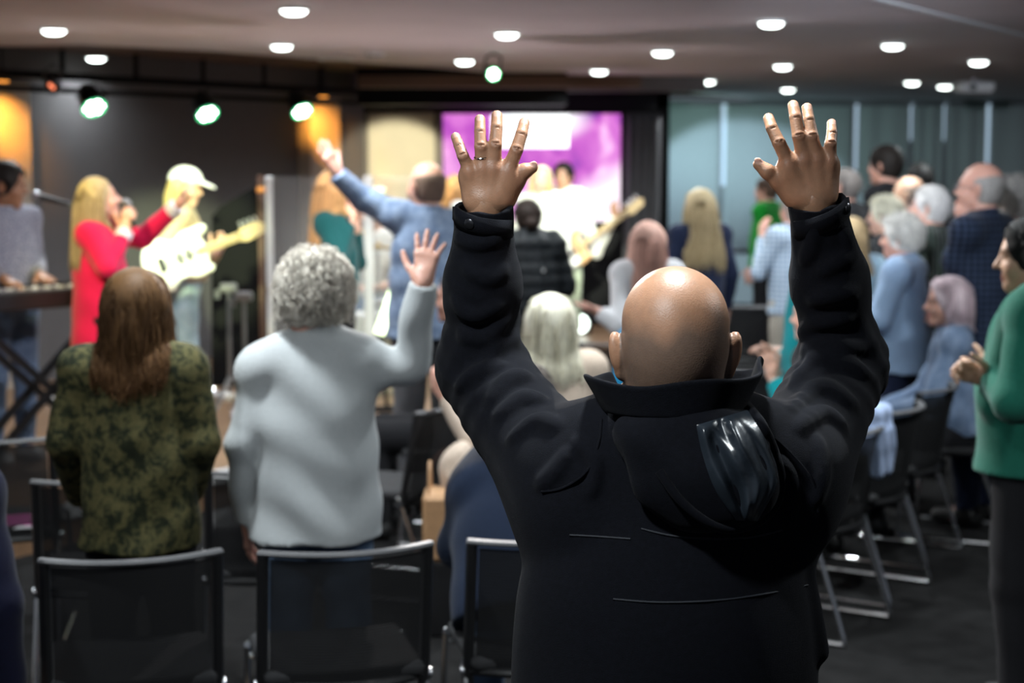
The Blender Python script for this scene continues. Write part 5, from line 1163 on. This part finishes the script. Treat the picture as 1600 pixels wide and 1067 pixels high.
seated('seated person with smooth white blonde hair in a beige jumper, left hand held out', 862, 7.0, .15, .06, H=1.64, skin='pink', vox=.009, hvox=.006,
    arms={'L': dict(el=at(742, 690, 6.85), wr=at(700, 625, 7.0), f=at(668, 580, 7.1) - at(700, 625, 7.0), n=(.6, .6, .3), curl=.2, sh=at(818, 590, 7.0), spread=.5), 'R': dict(el=(.26, .05, 1.10), wr=(.15, .28, 1.0))}, top=dict(name='jumper', mat=cloth('beige_knit', (.52, .42, .34)), bulk=.026, hem=.88, sleeve_r=.018), bottom=dict(mat=m_grey), shoes=m_shoe,
    hair=dict(kind='long', col=(.80, .77, .64), col2=(.58, .54, .40), n=1700, rad=.0024, length=.24, caplen=.16, width=.098, thick=.016, line=.05))
seated('seated person in a navy fleece and jeans bent forward, front row centre', 832, 4.98, .05, .62, H=1.75, build=1.22, head=(0, -1.0, 0), skin='pink', vox=.010,
    arms={'L': dict(el=at(722, 850, 5.2), wr=at(742, 880, 5.5), sh=at(748, 768, 5.16)), 'R': dict(el=at(860, 850, 5.25), wr=at(830, 880, 5.5))}, top=dict(name='fleece', mat=cloth('blue_navy_fleece', (.011, .019, .042), sheen=.1), bulk=.034, hem=.84, sleeve_r=.026, wr=.006), bottom=dict(mat=m_jeans), shoes=m_shoe,
    hair=dict(kind='short', col=(.2, .17, .15), n=500))
seated('seated person in black with crossed booted legs, facing the stage', 728, 8.3, 1.5, .05, skin='pink', vox=.012, top=dict(name='jumper', mat=m_blk, bulk=.024, hem=.92), bottom=dict(mat=m_blk, wide=.01), shoes=m_shoe, hair=dict(kind='short', col=(.05, .03, .02), n=300))
seated('seated person in a bright blue top, mostly hidden behind the bald head', 1040, 8.0, .1, 0., skin='fair', vox=.012, top=dict(name='top', mat=cloth('bright_blue', (.01, .17, .34)), bulk=.028, hem=.92), bottom=dict(mat=m_blk), shoes=m_shoe, hair=dict(kind='short', col=(.2, .15, .1), n=300))
D = 7.9; b_, H = pp(1283, 318, D)
person('person in a turquoise cardigan with white cuffs behind the right sleeve, forearm held out', b_, yaw=1.0, H=H, skin='fair', vox=.010, arms={'L': dict(el=at(1243, 575, 8.0), wr=at(1222, 550, 8.1), f=at(1186, 542, 8.15) - at(1222, 550, 8.1), n=(0, .2, -1), curl=.4), 'R': dict(el=at(1235, 650, 7.65), wr=at(1208, 590, 7.8), f=(0, .3, 1), n=(-.8, .2, 0))}, top=dict(name='cardigan', mat=cloth('turquoise_knit', (.005, .24, .27)), bulk=.028, hem=.84, sleeve=.85, sleeve_r=.02), bottom=dict(mat=m_blk), shoes=m_shoe, hair=dict(kind='curly', col=(.6, .58, .54), n=500, rad=.003, length=.05, thick=.022, curl=.006))
seated('seated person in a dark olive jacket on the chair behind the right elbow', 1323, 7.44, 1.0, .22, skin='pink', vox=.010, top=dict(name='jacket', mat=cloth('dark_olive', (.022, .024, .020)), bulk=.034, hem=.90, sleeve_r=.022, collar=.04), bottom=dict(mat=m_blk), shoes=m_shoe, hair=dict(kind='short', col=(.3, .28, .26), n=400))
seated('seated person in a dark blue coat cut off at the left edge', -166, 4.30, .1, .1, skin='pink', vox=.012, top=dict(name='coat', mat=cloth('dark_blue_coat', (.006, .007, .024)), bulk=.04, hem=.80, sleeve_r=.03, collar=.04), bottom=dict(mat=m_blk), shoes=m_shoe, hair=dict(kind='short', col=(.05, .03, .02), n=300))
# ------------------------------------------------------------------ chairs
def mesh_back_mat():
    m = bpy.data.materials.new('chair_mesh'); m.use_nodes = True; N, L, b = nodes_of(m); b.inputs['Base Color'].default_value = (.012, .012, .013, 1); b.inputs['Roughness'].default_value = .55
    tc = N.new('ShaderNodeTexCoord'); wv = N.new('ShaderNodeTexWave'); wv.bands_direction = 'Z'; wv.inputs['Scale'].default_value = 38; L.new(tc.outputs['Object'], wv.inputs[0])
    mr = N.new('ShaderNodeMapRange'); L.new(wv.outputs['Fac'], mr.inputs[0]); mr.inputs[3].default_value = .0; mr.inputs[4].default_value = .14
    tr = N.new('ShaderNodeBsdfTransparent'); mx = N.new('ShaderNodeMixShader'); L.new(mr.outputs[0], mx.inputs[0]); L.new(b.outputs[0], mx.inputs[1]); L.new(tr.outputs[0], mx.inputs[2]); L.new(mx.outputs[0], N['Material Output'].inputs[0]); return m
m_meshback = mesh_back_mat(); m_rim = mat('chair_rim', (.085, .085, .09), .5, var=.04)
def make_chair(label):
    t = thing('chair', label, 'chair'); W = .225
    def bk(u, v):   # backrest surface: u -1..1 across, v 0..1 up, hollow towards the sitter
        return np.array([W * u, -.150 - .070 * v - .075 * (1 - u * u), .42 + .38 * v])
    us = np.linspace(-.92, .92, 13); vs = np.linspace(.03, .97, 9)
    V = np.array([bk(u, v) for u in us for v in vs]); q = np.array([[i * 9 + j, i * 9 + j + 1, (i + 1) * 9 + j + 1, (i + 1) * 9 + j] for i in range(12) for j in range(8)])
    mesh_obj('mesh_back', V, q, m_meshback, t)
    mb = MB()
    for s in (-1, 1): mb.tube([bk(s, v) for v in np.linspace(-.12, 1, 8)], .017, 8)
    mb.tube([bk(u, .0) for u in np.linspace(-1, 1, 11)], .014, 8); mb.obj('back_frame', m_blackplastic, t, True)
    mb = MB(); P = [bk(u, 1.0) + np.array([0, .0, .004]) for u in np.linspace(-1.04, 1.04, 17)]; mb.tube(P, .016, 8, flat=.6); mb.obj('top_rail', m_rim, t, True)
    mb = MB(); n = 8; V = []
    F_ = Field(); F_.box((0, .02, .445), (.225, .215, .022), rad=.02); F_.el((0, -.02, .53), (.30, .40, .075), k=.02, op='s'); V, q = F_.mesh(.012); mesh_obj('seat', V, q, mat('seat_fabric', (.018, .018, .020), .85, bump=.2, bscale=300), t)
    for s in (-1, 1):
        x = s * .232; P = smooth_path([(x, -.130, .44), (x, -.150, .40), (x + s * .012, -.275, .05), (x + s * .013, -.268, .014), (x + s * .013, -.23, .011), (x + s * .013, .20, .011), (x + s * .013, .235, .014), (x + s * .010, .235, .05), (x, .205, .40), (x, .19, .44)], 5)
        MB().tube(P, .0105, 8).obj('sled_leg', m_chrome, t, True)
        MB().cyl((x - s * .012, -.145, .418), (x + s * .016, -.145, .418), .017, n=12).obj('joint_cap', m_chrome, t, True)
    mb = MB(); mb.cyl((-.23, -.12, .415), (.23, -.12, .415), .010, n=8).cyl((-.23, .16, .415), (.23, .16, .415), .010, n=8); mb.obj('under_bar', m_chrome, t, True)
    return t
chair0 = make_chair('x'); used = []
def chair(x, y, yaw, label):
    g = 'black mesh back sled chairs'
    if not used: used.append(1); chair0.location = (x, y, 0); chair0.rotation_euler = (0, 0, yaw); chair0['label'] = label; chair0['group'] = g; return chair0
    return dup(chair0, (x, y, 0), yaw, label, g)
def chair_back(xl, xr, Dl, yaw, label):
    """chair whose top rail spans pixel columns xl..xr; Dl is the distance of its left end"""
    a = at(xl, 500, Dl)[:2]; d = np.array([math.cos(yaw), math.sin(yaw)]); f = np.array([-d[1], d[0]]); c = a + d * .225 + f * .22; return chair(c[0], c[1], yaw, label)
chair_back(57, 325, 4.39, .25, 'black mesh back chair with grey top rail behind the camouflage top')
chair_back(405, 670, 4.48, .25, 'black mesh back chair with grey top rail behind the long grey cardigan')
chair_back(737, 1000, 4.62, .20, 'black mesh back chair carrying the bent person in the navy fleece')
chair_back(47, 300, 5.49, .20, 'black mesh back chair in front of the camouflage top, partly hidden by it')
chair_back(321, 560, 5.66, .20, 'black mesh back chair left of the grey cardigan, its seat and bag in view')
chair_back(-120, 47, 6.3, .15, 'black mesh back chair at the left edge with a pink leaflet on its seat')
chair(at(612, 500, 7.3)[0], 7.3, 1.2, 'black chair seen side on between the grey cardigan and the stage')
chair_back(908, 1030, 9.7, .1, 'black chair left of the bald head, below the white guitar player')
chair_back(1146, 1262, 8.4, .05, 'black chair with grey rail right of the bald ear')
chair_back(1128, 1222, 12.2, .1, 'small black chair in the far row by the back wall, left one')
chair_back(1215, 1306, 12.4, .1, 'small black chair in the far row by the back wall, right one')
YR = math.atan2(U[1], U[0])          # the right block looks at the stage
fR = np.array([-U[1], U[0]])
def chair_foot(x, y, label):
    """right rear sled foot at the pixel"""
    p = onz(x, y, .012)[:2]; c = p - U * .245 + fR * .268; return chair(c[0], c[1], YR, label)
chair_foot(1385, 962, 'black sled chair in the right block nearest the camera, a pale blue garment over it')
chair_foot(1447, 908, 'black sled chair with a curved grey rail behind the dark olive jacket')
chair(1.77, 7.93, YR, 'black sled chair whose grey rail stands before the lavender haired person')
chair(at(1503, 500, 8.35)[0], 8.38, 1.15, 'black sled chair carrying the lavender haired person')
for (b_, yw), lb in zip(SEATS, (None, 'black chair under the person in the beige jumper', None, 'black chair under the booted person in black', 'black chair under the person in the bright blue top', None, 'black chair under the person in the dark blue coat')):
    if lb: f = np.array([-math.sin(yw), math.cos(yw)]); c = b_[:2] + f * .06; chair(c[0], c[1], yw, lb)
p = onz(1385, 962, .012)[:2]; c = p - U * .245 + fR * .268; q_ = c + U * .15 - fR * .235; F_ = Field(); Ru = np.stack([[*U, 0], [*fR, 0], [0, 0, 1]], 1)
F_.box((0, 0, .03), (.10, .05, .10), Ru, rad=.04, k=.02); F_.box(tuple(np.append(-fR * .035, -.06)), (.095, .022, .10), Ru, rad=.02, k=.03); F_.disp = lambda P: .005 * np.sin(P[:, 0] * 70 + P[:, 1] * 40) * np.sin(P[:, 2] * 30)
V, q = F_.mesh(.007); o = tag(mesh_obj('cardigan', V, q, cloth('pale_blue_cotton', (.36, .45, .66))), 'pale blue garment folded over the back of the nearest right hand chair', 'cardigan'); o.location = (q_[0], q_[1], .76)
# leaflet, bags, coat
c = at(14, 812, 6.35); t = thing('leaflet', 'pink and white folded leaflet on the chair at the left edge', 'leaflet', (c[0], 6.45, .462)); F_ = MB(); F_.box((0, 0, .006), (.085, .11, .005), rotm(.3)); F_.obj('pages', m_white, t); MB().box((0, 0, .0125), (.082, .107, .0012), rotm(.3)).obj('cover', mat('pink_print', (.62, .08, .36), .5, var=.3, scale=12), t)
F_ = Field(); c = at(366, 1040, 4.75); F_.el((0, 0, .10), (.16, .11, .10), k=.03); F_.el((.08, .03, .16), (.10, .09, .07), k=.04); F_.rc((-.1, -.02, .18), (.12, .0, .21), .03, k=.03); F_.disp = lambda P: .008 * np.sin(P[:, 0] * 60 + 2 * np.sin(P[:, 2] * 40)) * np.sin(P[:, 2] * 50)
V, q = F_.mesh(.008); tag(mesh_obj('scarf', V, q, pattern(cloth('tan_scarf', (.35, .27, .18)), speck((.10, .08, .06), (.45, .34, .24), 22))), 'crumpled tan scarf on the floor between the two front chairs', 'scarf'); o = bpy.data.objects['scarf.001'] if 'scarf.001' in bpy.data.objects else bpy.data.objects['scarf']
o.location = (c[0], 4.75, .0)
F_ = Field(); c = at(385, 880, 5.85); F_.box((0, 0, .07), (.13, .09, .07), rad=.05, k=.02); F_.rc((-.08, 0, .13), (.09, .02, .13), .035, k=.04); F_.disp = lambda P: .004 * np.sin(P[:, 0] * 50) * np.sin(P[:, 2] * 45)
V, q = F_.mesh(.008); o = tag(mesh_obj('handbag', V, q, mat('black_leather', (.014, .013, .014), .45, bump=.2)), 'black soft handbag on the chair left of the grey cardigan', 'bag'); o.location = (c[0] - .02, 5.9, .468)
t = thing('tote_bag', 'tan bag standing by the beige jumper, left of the navy fleece', 'bag', (at(692, 800, 6.6)[0], 6.6, 0.)); MB().box((0, 0, .43), (.075, .12, .13), bev=.015).obj('pouch', mat('tan_leather', (.42, .24, .12), .5), t); MB().tube(smooth_path([(-.05, -.08, .55), (-.05, -.04, .66), (-.05, .04, .66), (-.05, .08, .55)], 6), .006, 8).obj('handle', mat('tan_leather'), t, True)
MB().box((0, 0, .15), (.07, .11, .15), bev=.01).obj('base', m_blackplastic, t)
F_ = Field(); c = at(722, 745, 6.75); F_.el((0, 0, 0), (.095, .12, .14), k=.05); F_.el((.05, .05, -.10), (.10, .13, .10), k=.06); F_.disp = lambda P: .006 * np.sin(P[:, 0] * 45 + 2 * np.sin(P[:, 2] * 30)) ; V, q = F_.mesh(.009)
o = tag(mesh_obj('beige_coat', V, q, mat('beige_knit')), 'bundled beige coat beside the person in the beige jumper', 'coat'); o.location = c

# ------------------------------------------------------------------ keyboard and its stand
kd = np.array([.666, .746, 0]); kn_ = np.array([-.746, .666, 0]); kc = at(62, 450, 9.0); Rk = np.stack([kd, kn_, [0, 0, 1]], 1)
t = thing('keyboard', 'black stage keyboard on a crossed stand before the player at left', 'keyboard', kc)
MB().box((0, 0, -.05), (.62, .15, .05), Rk, bev=.012).obj('case', m_blackplastic, t)
mb = MB(); mb.box(kn_ * .05 + np.array([0, 0, .005]), (.56, .085, .006), Rk); mb.obj('white_keys', m_white, t)
mb = MB()
for k in range(35):
    if k % 7 not in (2, 6): mb.box(kd * (-.54 + k * .0315) + kn_ * .02 + np.array([0, 0, .016]), (.008, .05, .007), Rk)
tag(mb.obj('black_keys', m_black, t), kind='stuff')
mb = MB()
for k in range(14): mb.cyl(kd * (-.5 + k * .075) - kn_ * .09 + np.array([0, 0, 0.0]), kd * (-.5 + k * .075) - kn_ * .09 + np.array([0, 0, .018]), .012, n=10)
tag(mb.obj('control_knobs', m_greymetal, t, True), kind='stuff')
t = thing('keyboard_stand', 'black X shaped stand under the keyboard', 'stand', (kc[0], kc[1], STG)); hz = kc[2] - STG - .10
for s in (-1, 1):
    mb = MB()
    for d in (-.09, .09): mb.box(kn_ * d + np.array([0, 0, hz / 2 + .005]), (.50, .014, .018), Rk @ rotm(0, 0, s * math.atan2(hz - .03, .95)))
    mb.obj('cross_leg', m_blackplastic, t)
MB().cyl(-kd * .42 - kn_ * .2 + np.array([0, 0, .02]), -kd * .42 + kn_ * .2 + np.array([0, 0, .02]), .016).cyl(kd * .42 - kn_ * .2 + np.array([0, 0, .02]), kd * .42 + kn_ * .2 + np.array([0, 0, .02]), .016).obj('foot_bar', m_blackplastic, t, True)
# ------------------------------------------------------------------ microphones
def mic(p, d, parent, off):
    d = unit(d); R = np.array(Vector(d).to_track_quat('Z', 'Y').to_matrix()); p = np.asarray(p) - off
    MB().lathe([(.0001, -.19), (.011, -.188), (.013, -.15), (.019, -.03), (.021, -.02)], c=p, R=R, n=16).obj('mic_body', m_blackplastic, parent, True)
    MB().lathe([(.021, -.02), (.026, -.008), (.027, .008), (.020, .024), (.0001, .030)], c=p, R=R, n=16).obj('mic_grille', m_greymetal, parent, True)
def handmic(B, q, label, d, sh):
    a = B.A[q]; w_ = a['wr'] + unit(a['f']) * .085 + np.asarray(sh); t = thing('microphone', label, 'microphone', w_); mic(w_ + unit(d) * .09, d, t, w_)
mth = lambda B: B.c + B.Rh @ (np.array([0, .13, -.06]) * B.hs)
for B, q, lb in ((red_w, 'R', 'handheld microphone at the mouth of the person in the red blazer'), (teal_w, 'R', 'handheld microphone held by the person in the teal sweater')):
    w_ = B.A[q]['wr'] + unit(B.A[q]['f']) * .08; d = mth(B) - w_; handmic(B, q, lb, d, unit(B.A[q]['n']) * .03)
def mic_stand(px, py, D, boom, label, mic_dir=(-1, 0, 0)):
    p = at(px, py, D); q = at(*boom, D + .45); t = thing('microphone_stand', label, 'microphone stand', (q[0], q[1], STG)); o = np.array(t.location)
    MB().cyl((0, 0, .02), (0, 0, q[2] - STG), .010).obj('pole', m_blackplastic, t, True)
    MB().tube([q - o, p - o + np.array([.12, 0, -.03])], .007, 8).obj('boom', m_blackplastic, t, True); mb = MB()
    for k in range(3): a = k * 2.09 + .4; mb.tube([(0, 0, .09), (.26 * math.cos(a), .26 * math.sin(a), .012)], .008, 6)
    mb.obj('tripod', m_blackplastic, t, True); mic(p, mic_dir, t, o)
mic_stand(57, 306, 9.5, (128, 326), 'microphone on a boom before the keyboard player', (-1, 0, .25))
def simple_stand(x, ytop, D, label):
    p = at(x, ytop, D); t = thing('cymbal_stand', label, 'stand', (p[0], D, STG)); z = p[2] - STG
    MB().cyl((0, 0, .1), (0, 0, z), .014).obj('pole', m_greymetal, t, True); MB().box((0, 0, z), (.055, .03, .03), bev=.01).cyl((-.075, 0, z - .01), (-.075, 0, z - .07), .02).obj('head', m_greymetal, t); mb = MB()
    for k in range(3): a = k * 2.09 + .2; mb.tube([(0, 0, .22), (.2 * math.cos(a), .2 * math.sin(a), .012)], .009, 6)
    mb.obj('tripod', m_greymetal, t, True)
simple_stand(357, 450, 11.3, 'grey metal stand with a clamp head before the black panel, left of two'); simple_stand(381, 463, 11.0, 'grey metal stand with a clamp head before the black panel, right of two')
# ------------------------------------------------------------------ guitars
def guitar(p0, p1, face, label, body_m, neck_m, s=1.0, name='electric_guitar'):
    """p0 centre of the body, p1 end of the head, face: where the front looks"""
    p0, p1 = np.asarray(p0, float), np.asarray(p1, float); L = np.linalg.norm(p1 - p0); x = unit(p1 - p0); n = unit(face - x * np.dot(face, x)); y = np.cross(n, x); R = np.stack([x, y, n], 1)
    t = thing(name, label, 'guitar', p0); F_ = Field(); w = lambda a, b, c=0: R @ np.array([a, b, c])
    F_.el(w(-.12 * s, 0), np.array([.13, .165, .05]) * s, R, k=.05); F_.el(w(.06 * s, 0), np.array([.11, .135, .05]) * s, R, k=.05); F_.rc(w(.05 * s, .10 * s), w(.19 * s, .125 * s), .045 * s, .025 * s, k=.03); F_.rc(w(.05 * s, -.10 * s), w(.15 * s, -.115 * s), .04 * s, .022 * s, k=.03)
    F_.el(w(-.02 * s, .175 * s), np.array([.07, .05, .1]) * s, R, k=.02, op='s'); F_.el(w(-.03 * s, -.17 * s), np.array([.07, .05, .1]) * s, R, k=.02, op='s')
    F_.plane(w(0, 0, .021 * s), n); F_.plane(w(0, 0, -.021 * s), -n); V, q = F_.mesh(.009 * s); mesh_obj('body', V, q, body_m, t)
    nl = L - .14 * s; MB().box(w((nl + .10 * s) / 2, 0, .022 * s), ((nl - .10 * s) / 2, .025 * s, .012 * s), R, bev=.005).obj('neck', neck_m, t)
    hd = MB(); hd.prism([w(nl, -.028 * s, .012 * s), w(nl + .05 * s, -.045 * s, .012 * s), w(nl + .17 * s, -.03 * s, .012 * s), w(nl + .19 * s, .02 * s, .012 * s), w(nl + .15 * s, .05 * s, .012 * s), w(nl + .02 * s, .038 * s, .012 * s)], n * .015 * s); hd.obj('headstock', neck_m, t)
    mb = MB()
    for k in range(4): mb.cyl(w(nl + (.04 + .035 * k) * s, .045 * s, .02 * s), w(nl + (.04 + .035 * k) * s, .085 * s, .02 * s), .010 * s, n=8)
    mb.obj('tuning_pegs', m_chrome, t, True); MB().box(w(-.04 * s, -.03 * s, .0225 * s), (.10 * s, .085 * s, .002), R, bev=.001).obj('pickguard', m_white, t)
    MB().box(w(-.02 * s, 0, .027 * s), (.012 * s, .042 * s, .006 * s), R).box(w(.04 * s, 0, .027 * s), (.012 * s, .042 * s, .006 * s), R).box(w(-.14 * s, 0, .028 * s), (.02 * s, .045 * s, .008 * s), R).obj('pickups', m_blackplastic, t)
    mb = MB()
    for k in range(6): mb.tube([w(-.13 * s, (-.02 + .008 * k) * s, .037 * s), w(nl + .02 * s, (-.016 + .0065 * k) * s, .037 * s)], .0012, 4)
    tag(mb.obj('strings', m_chrome, t), kind='stuff')
    return t
guitar(at(284, 403, 10.72), at(402, 359, 11.0), np.array([.35, -1, .15]), 'white electric guitar with a pale neck played by the person in the cap', mat('guitar_white', (.78, .78, .70), .25), mat('maple', (.62, .46, .24), .4), 1.05)
guitar(at(890, 398, 15.30), at(1000, 318, 15.15), np.array([-.25, -1, .1]), 'tan bass guitar played in front of the purple screen', mat('bass_tan', (.55, .33, .16), .3), mat('maple'), 1.0, 'bass_guitar')
# ------------------------------------------------------------------ drum shield and drums
m_acr = bpy.data.materials.new('clear_acrylic'); m_acr.use_nodes = True; N_, L_n, b__ = nodes_of(m_acr); b__.inputs['Base Color'].default_value = (.5, .5, .5, 1); b__.inputs['Roughness'].default_value = .06
tr_ = N_.new('ShaderNodeBsdfTransparent'); mx_ = N_.new('ShaderNodeMixShader'); mx_.inputs[0].default_value = .14; L_n.new(tr_.outputs[0], mx_.inputs[1]); L_n.new(b__.outputs[0], mx_.inputs[2]); L_n.new(mx_.outputs[0], N_['Material Output'].inputs[0])
sx = [(420, 11.3), (497, 11.45), (575, 11.75), (655, 12.1)]; t = thing('drum_shield', 'clear drum shield of tall panels with white posts on the stage', 'drum shield', (at(500, 400, 11.5)[0], 11.5, STG)); o = np.array(t.location)
pp_ = [at(x, 276, d) for x, d in sx]; zt = pp_[0][2] - STG
for i in range(3):
    a, b = pp_[i] - o, pp_[i + 1] - o; a[2] = b[2] = 0; n = unit(np.cross(b - a, [0, 0, 1])) * .004; MB().prism([a + n, b + n, b - n, a - n], (0, 0, zt)).obj('clear_panel', m_acr, t)
for i, p in enumerate(pp_):
    if i == 1: continue
    MB().box((p[0] - o[0], p[1] - o[1], zt / 2), (.022 if i == 0 else .03, .022, zt / 2), bev=.004).obj('post', m_white, t)
t = thing('room_divider', 'tall black panel with a slanted top left of the drum shield', 'panel', (at(372, 500, 12.4)[0], 12.4, STG)); o = np.array(t.location)
pts = [at(x, y, 12.4) - o for x, y in ((330, 575), (331, 338), (345, 322), (408, 286), (412, 286), (412, 575))]; pts[0][2] = pts[-1][2] = .0; MB().prism(pts, (0, .35, 0)).obj('board', m_black, t)
MB().box(at(408, 292, 12.2) - o + np.array([0, .0, -.02]), (.03, .02, .02), bev=.006).obj('top_clip', mat('orange_plastic', (.65, .25, .05), .5), t); MB().box((at(409, 420, 12.3) - o) * [1, 1, 0] + np.array([0, 0, (zt) / 2]), (.018, .02, zt / 2)).obj('edge_post', mat('brown_post', (.10, .05, .03), .6), t)
m_brass = mat('cymbal_brass', (.78, .50, .14), .28, .9)
for x, y, D, r, lb in ((590, 388, 12.0, .13, 'brass cymbal lit orange beside the denim jacket'), (566, 368, 12.6, .10, 'small brass cymbal on the drum kit near the microphone')):
    p = at(x, y, D); t = thing('cymbal', lb, 'cymbal', (p[0], D, STG)); z = p[2] - STG; MB().lathe([(r, z), (r * .4, z + .018), (r * .22, z + .02), (.0001, z + .045)], n=28).lathe([(.0001, z + .043), (r * .22, z + .018), (r * .4, z + .016), (r, z - .002)], n=28).obj('disc', m_brass, t, True); MB().cyl((0, 0, .02), (0, 0, z), .010).obj('stand_pole', m_chrome, t, True); mb = MB()
    for k in range(3): a = k * 2.09; mb.tube([(0, 0, .25), (.2 * math.cos(a), .2 * math.sin(a), .01)], .008, 6)
    mb.obj('tripod', m_chrome, t, True)
for x, y, D, r, hh, lb in ((618, 470, 12.3, .16, .16, 'white snare drum behind the clear shield'), (556, 492, 11.9, .17, .26, 'pale floor tom by the teal sweater')):
    p = at(x, y, D); t = thing('drum', lb, 'drum', (p[0], D, STG)); z = p[2] - STG; MB().cyl((0, 0, z - hh), (0, 0, z), r, n=28).obj('shell', mat('drum_shell', (.62, .62, .60), .3), t, True); MB().lathe([(r + .008, z - .01), (r + .008, z + .012), (r - .006, z + .012), (r - .006, z + .004), (.0001, z + .004)], n=28).obj('head', m_white, t, True); mb = MB()
    for k in range(3): a = k * 2.09; mb.tube([(r * .95 * math.cos(a), r * .95 * math.sin(a), z - hh * .6), (r * 1.1 * math.cos(a), r * 1.1 * math.sin(a), .01)], .010, 6)
    mb.obj('leg', m_chrome, t, True)
# small gear on the stage floor
def gear(x, y, lb, m, h, nm='effects_pedal', cat='pedal'):
    p = onz(x, y, STG); t = thing(nm, lb, cat, p); MB().box((0, 0, h[2]), h, rotm(.3), bev=.012).obj('case', m, t); MB().cyl((0, -h[1] * .5, 2 * h[2]), (0, -h[1] * .5, 2 * h[2] + .012), .014, n=12).obj('switch', m_chrome, t, True); MB().cyl((h[0] * .5, h[1] * .4, 2 * h[2]), (h[0] * .5, h[1] * .4, 2 * h[2] + .014), .011, n=10).obj('knob', m_black, t, True)
gear(338, 600, 'silver pedal on the stage floor right of the camouflage top, farther one', m_greymetal, (.06, .09, .03)); gear(350, 626, 'white pedal on the stage floor beside the cardigan sleeve', m_white, (.07, .06, .03)); gear(325, 618, 'chrome pedal on the stage floor nearest the camouflage sleeve', m_chrome, (.05, .07, .03)); gear(45, 640, 'yellow pedal under the keyboard stand', mat('yellow_plastic', (.7, .55, .05), .4), (.035, .05, .03)); gear(78, 632, 'white round pedal under the keyboard', m_white, (.04, .05, .035))
p = onz(905, 522, STG); t = thing('floor_light', 'small bright white floor light at the feet of the bass player', 'stage lamp', (p[0], p[1], STG)); MB().lathe([(.10, .0), (.12, .03), (.12, .16), (.10, .19)], n=20).obj('housing', m_blackplastic, t, True); MB().cyl((0, -.10, .11), (0, -.135, .11), .085).obj('lens', mat('floor_lens', (1, 1, 1), .3, emit=(.85, 1, .9), estr=5), t, True)
p = at(604, 488, 11.2); t = thing('stage_tube_light', 'short white green tube lamp leaning on the stage by the denim jacket', 'stage lamp', (p[0], 11.2, STG)); d = np.array([.05, 0, .14]); c = p - np.array(t.location); MB().cyl(c - d, c + d, .035).obj('tube', mat('tube_glow', (1, 1, 1), .3, emit=(.75, 1, .5), estr=3), t, True); MB().cyl((0, 0, 0), c - d, .012).cyl((0, 0, 0), (0, 0, .02), .10).obj('stand', m_black, t, True)
a, b = at(587, 420, 16.2), at(602, 300, 16.2)
t = thing('glowing_post', 'vertical post beside the cream panel, green stage light shown as glow', 'light strip', (a[0] + .04, 16.2, STG)); MB().box((0, 0, (b[2] - STG) / 2), (.04, .02, (b[2] - STG) / 2)).obj('strip', mat('green_strip', (.3, .9, .1), .4, emit=(.35, 1, .06), estr=1.8, var=0), t); MB().box((0, .035, (b[2] - STG) / 2 + .03), (.05, .015, (b[2] - STG) / 2 + .03)).obj('channel', m_greymetal, t)  # green light falling on the post is painted as its own glow
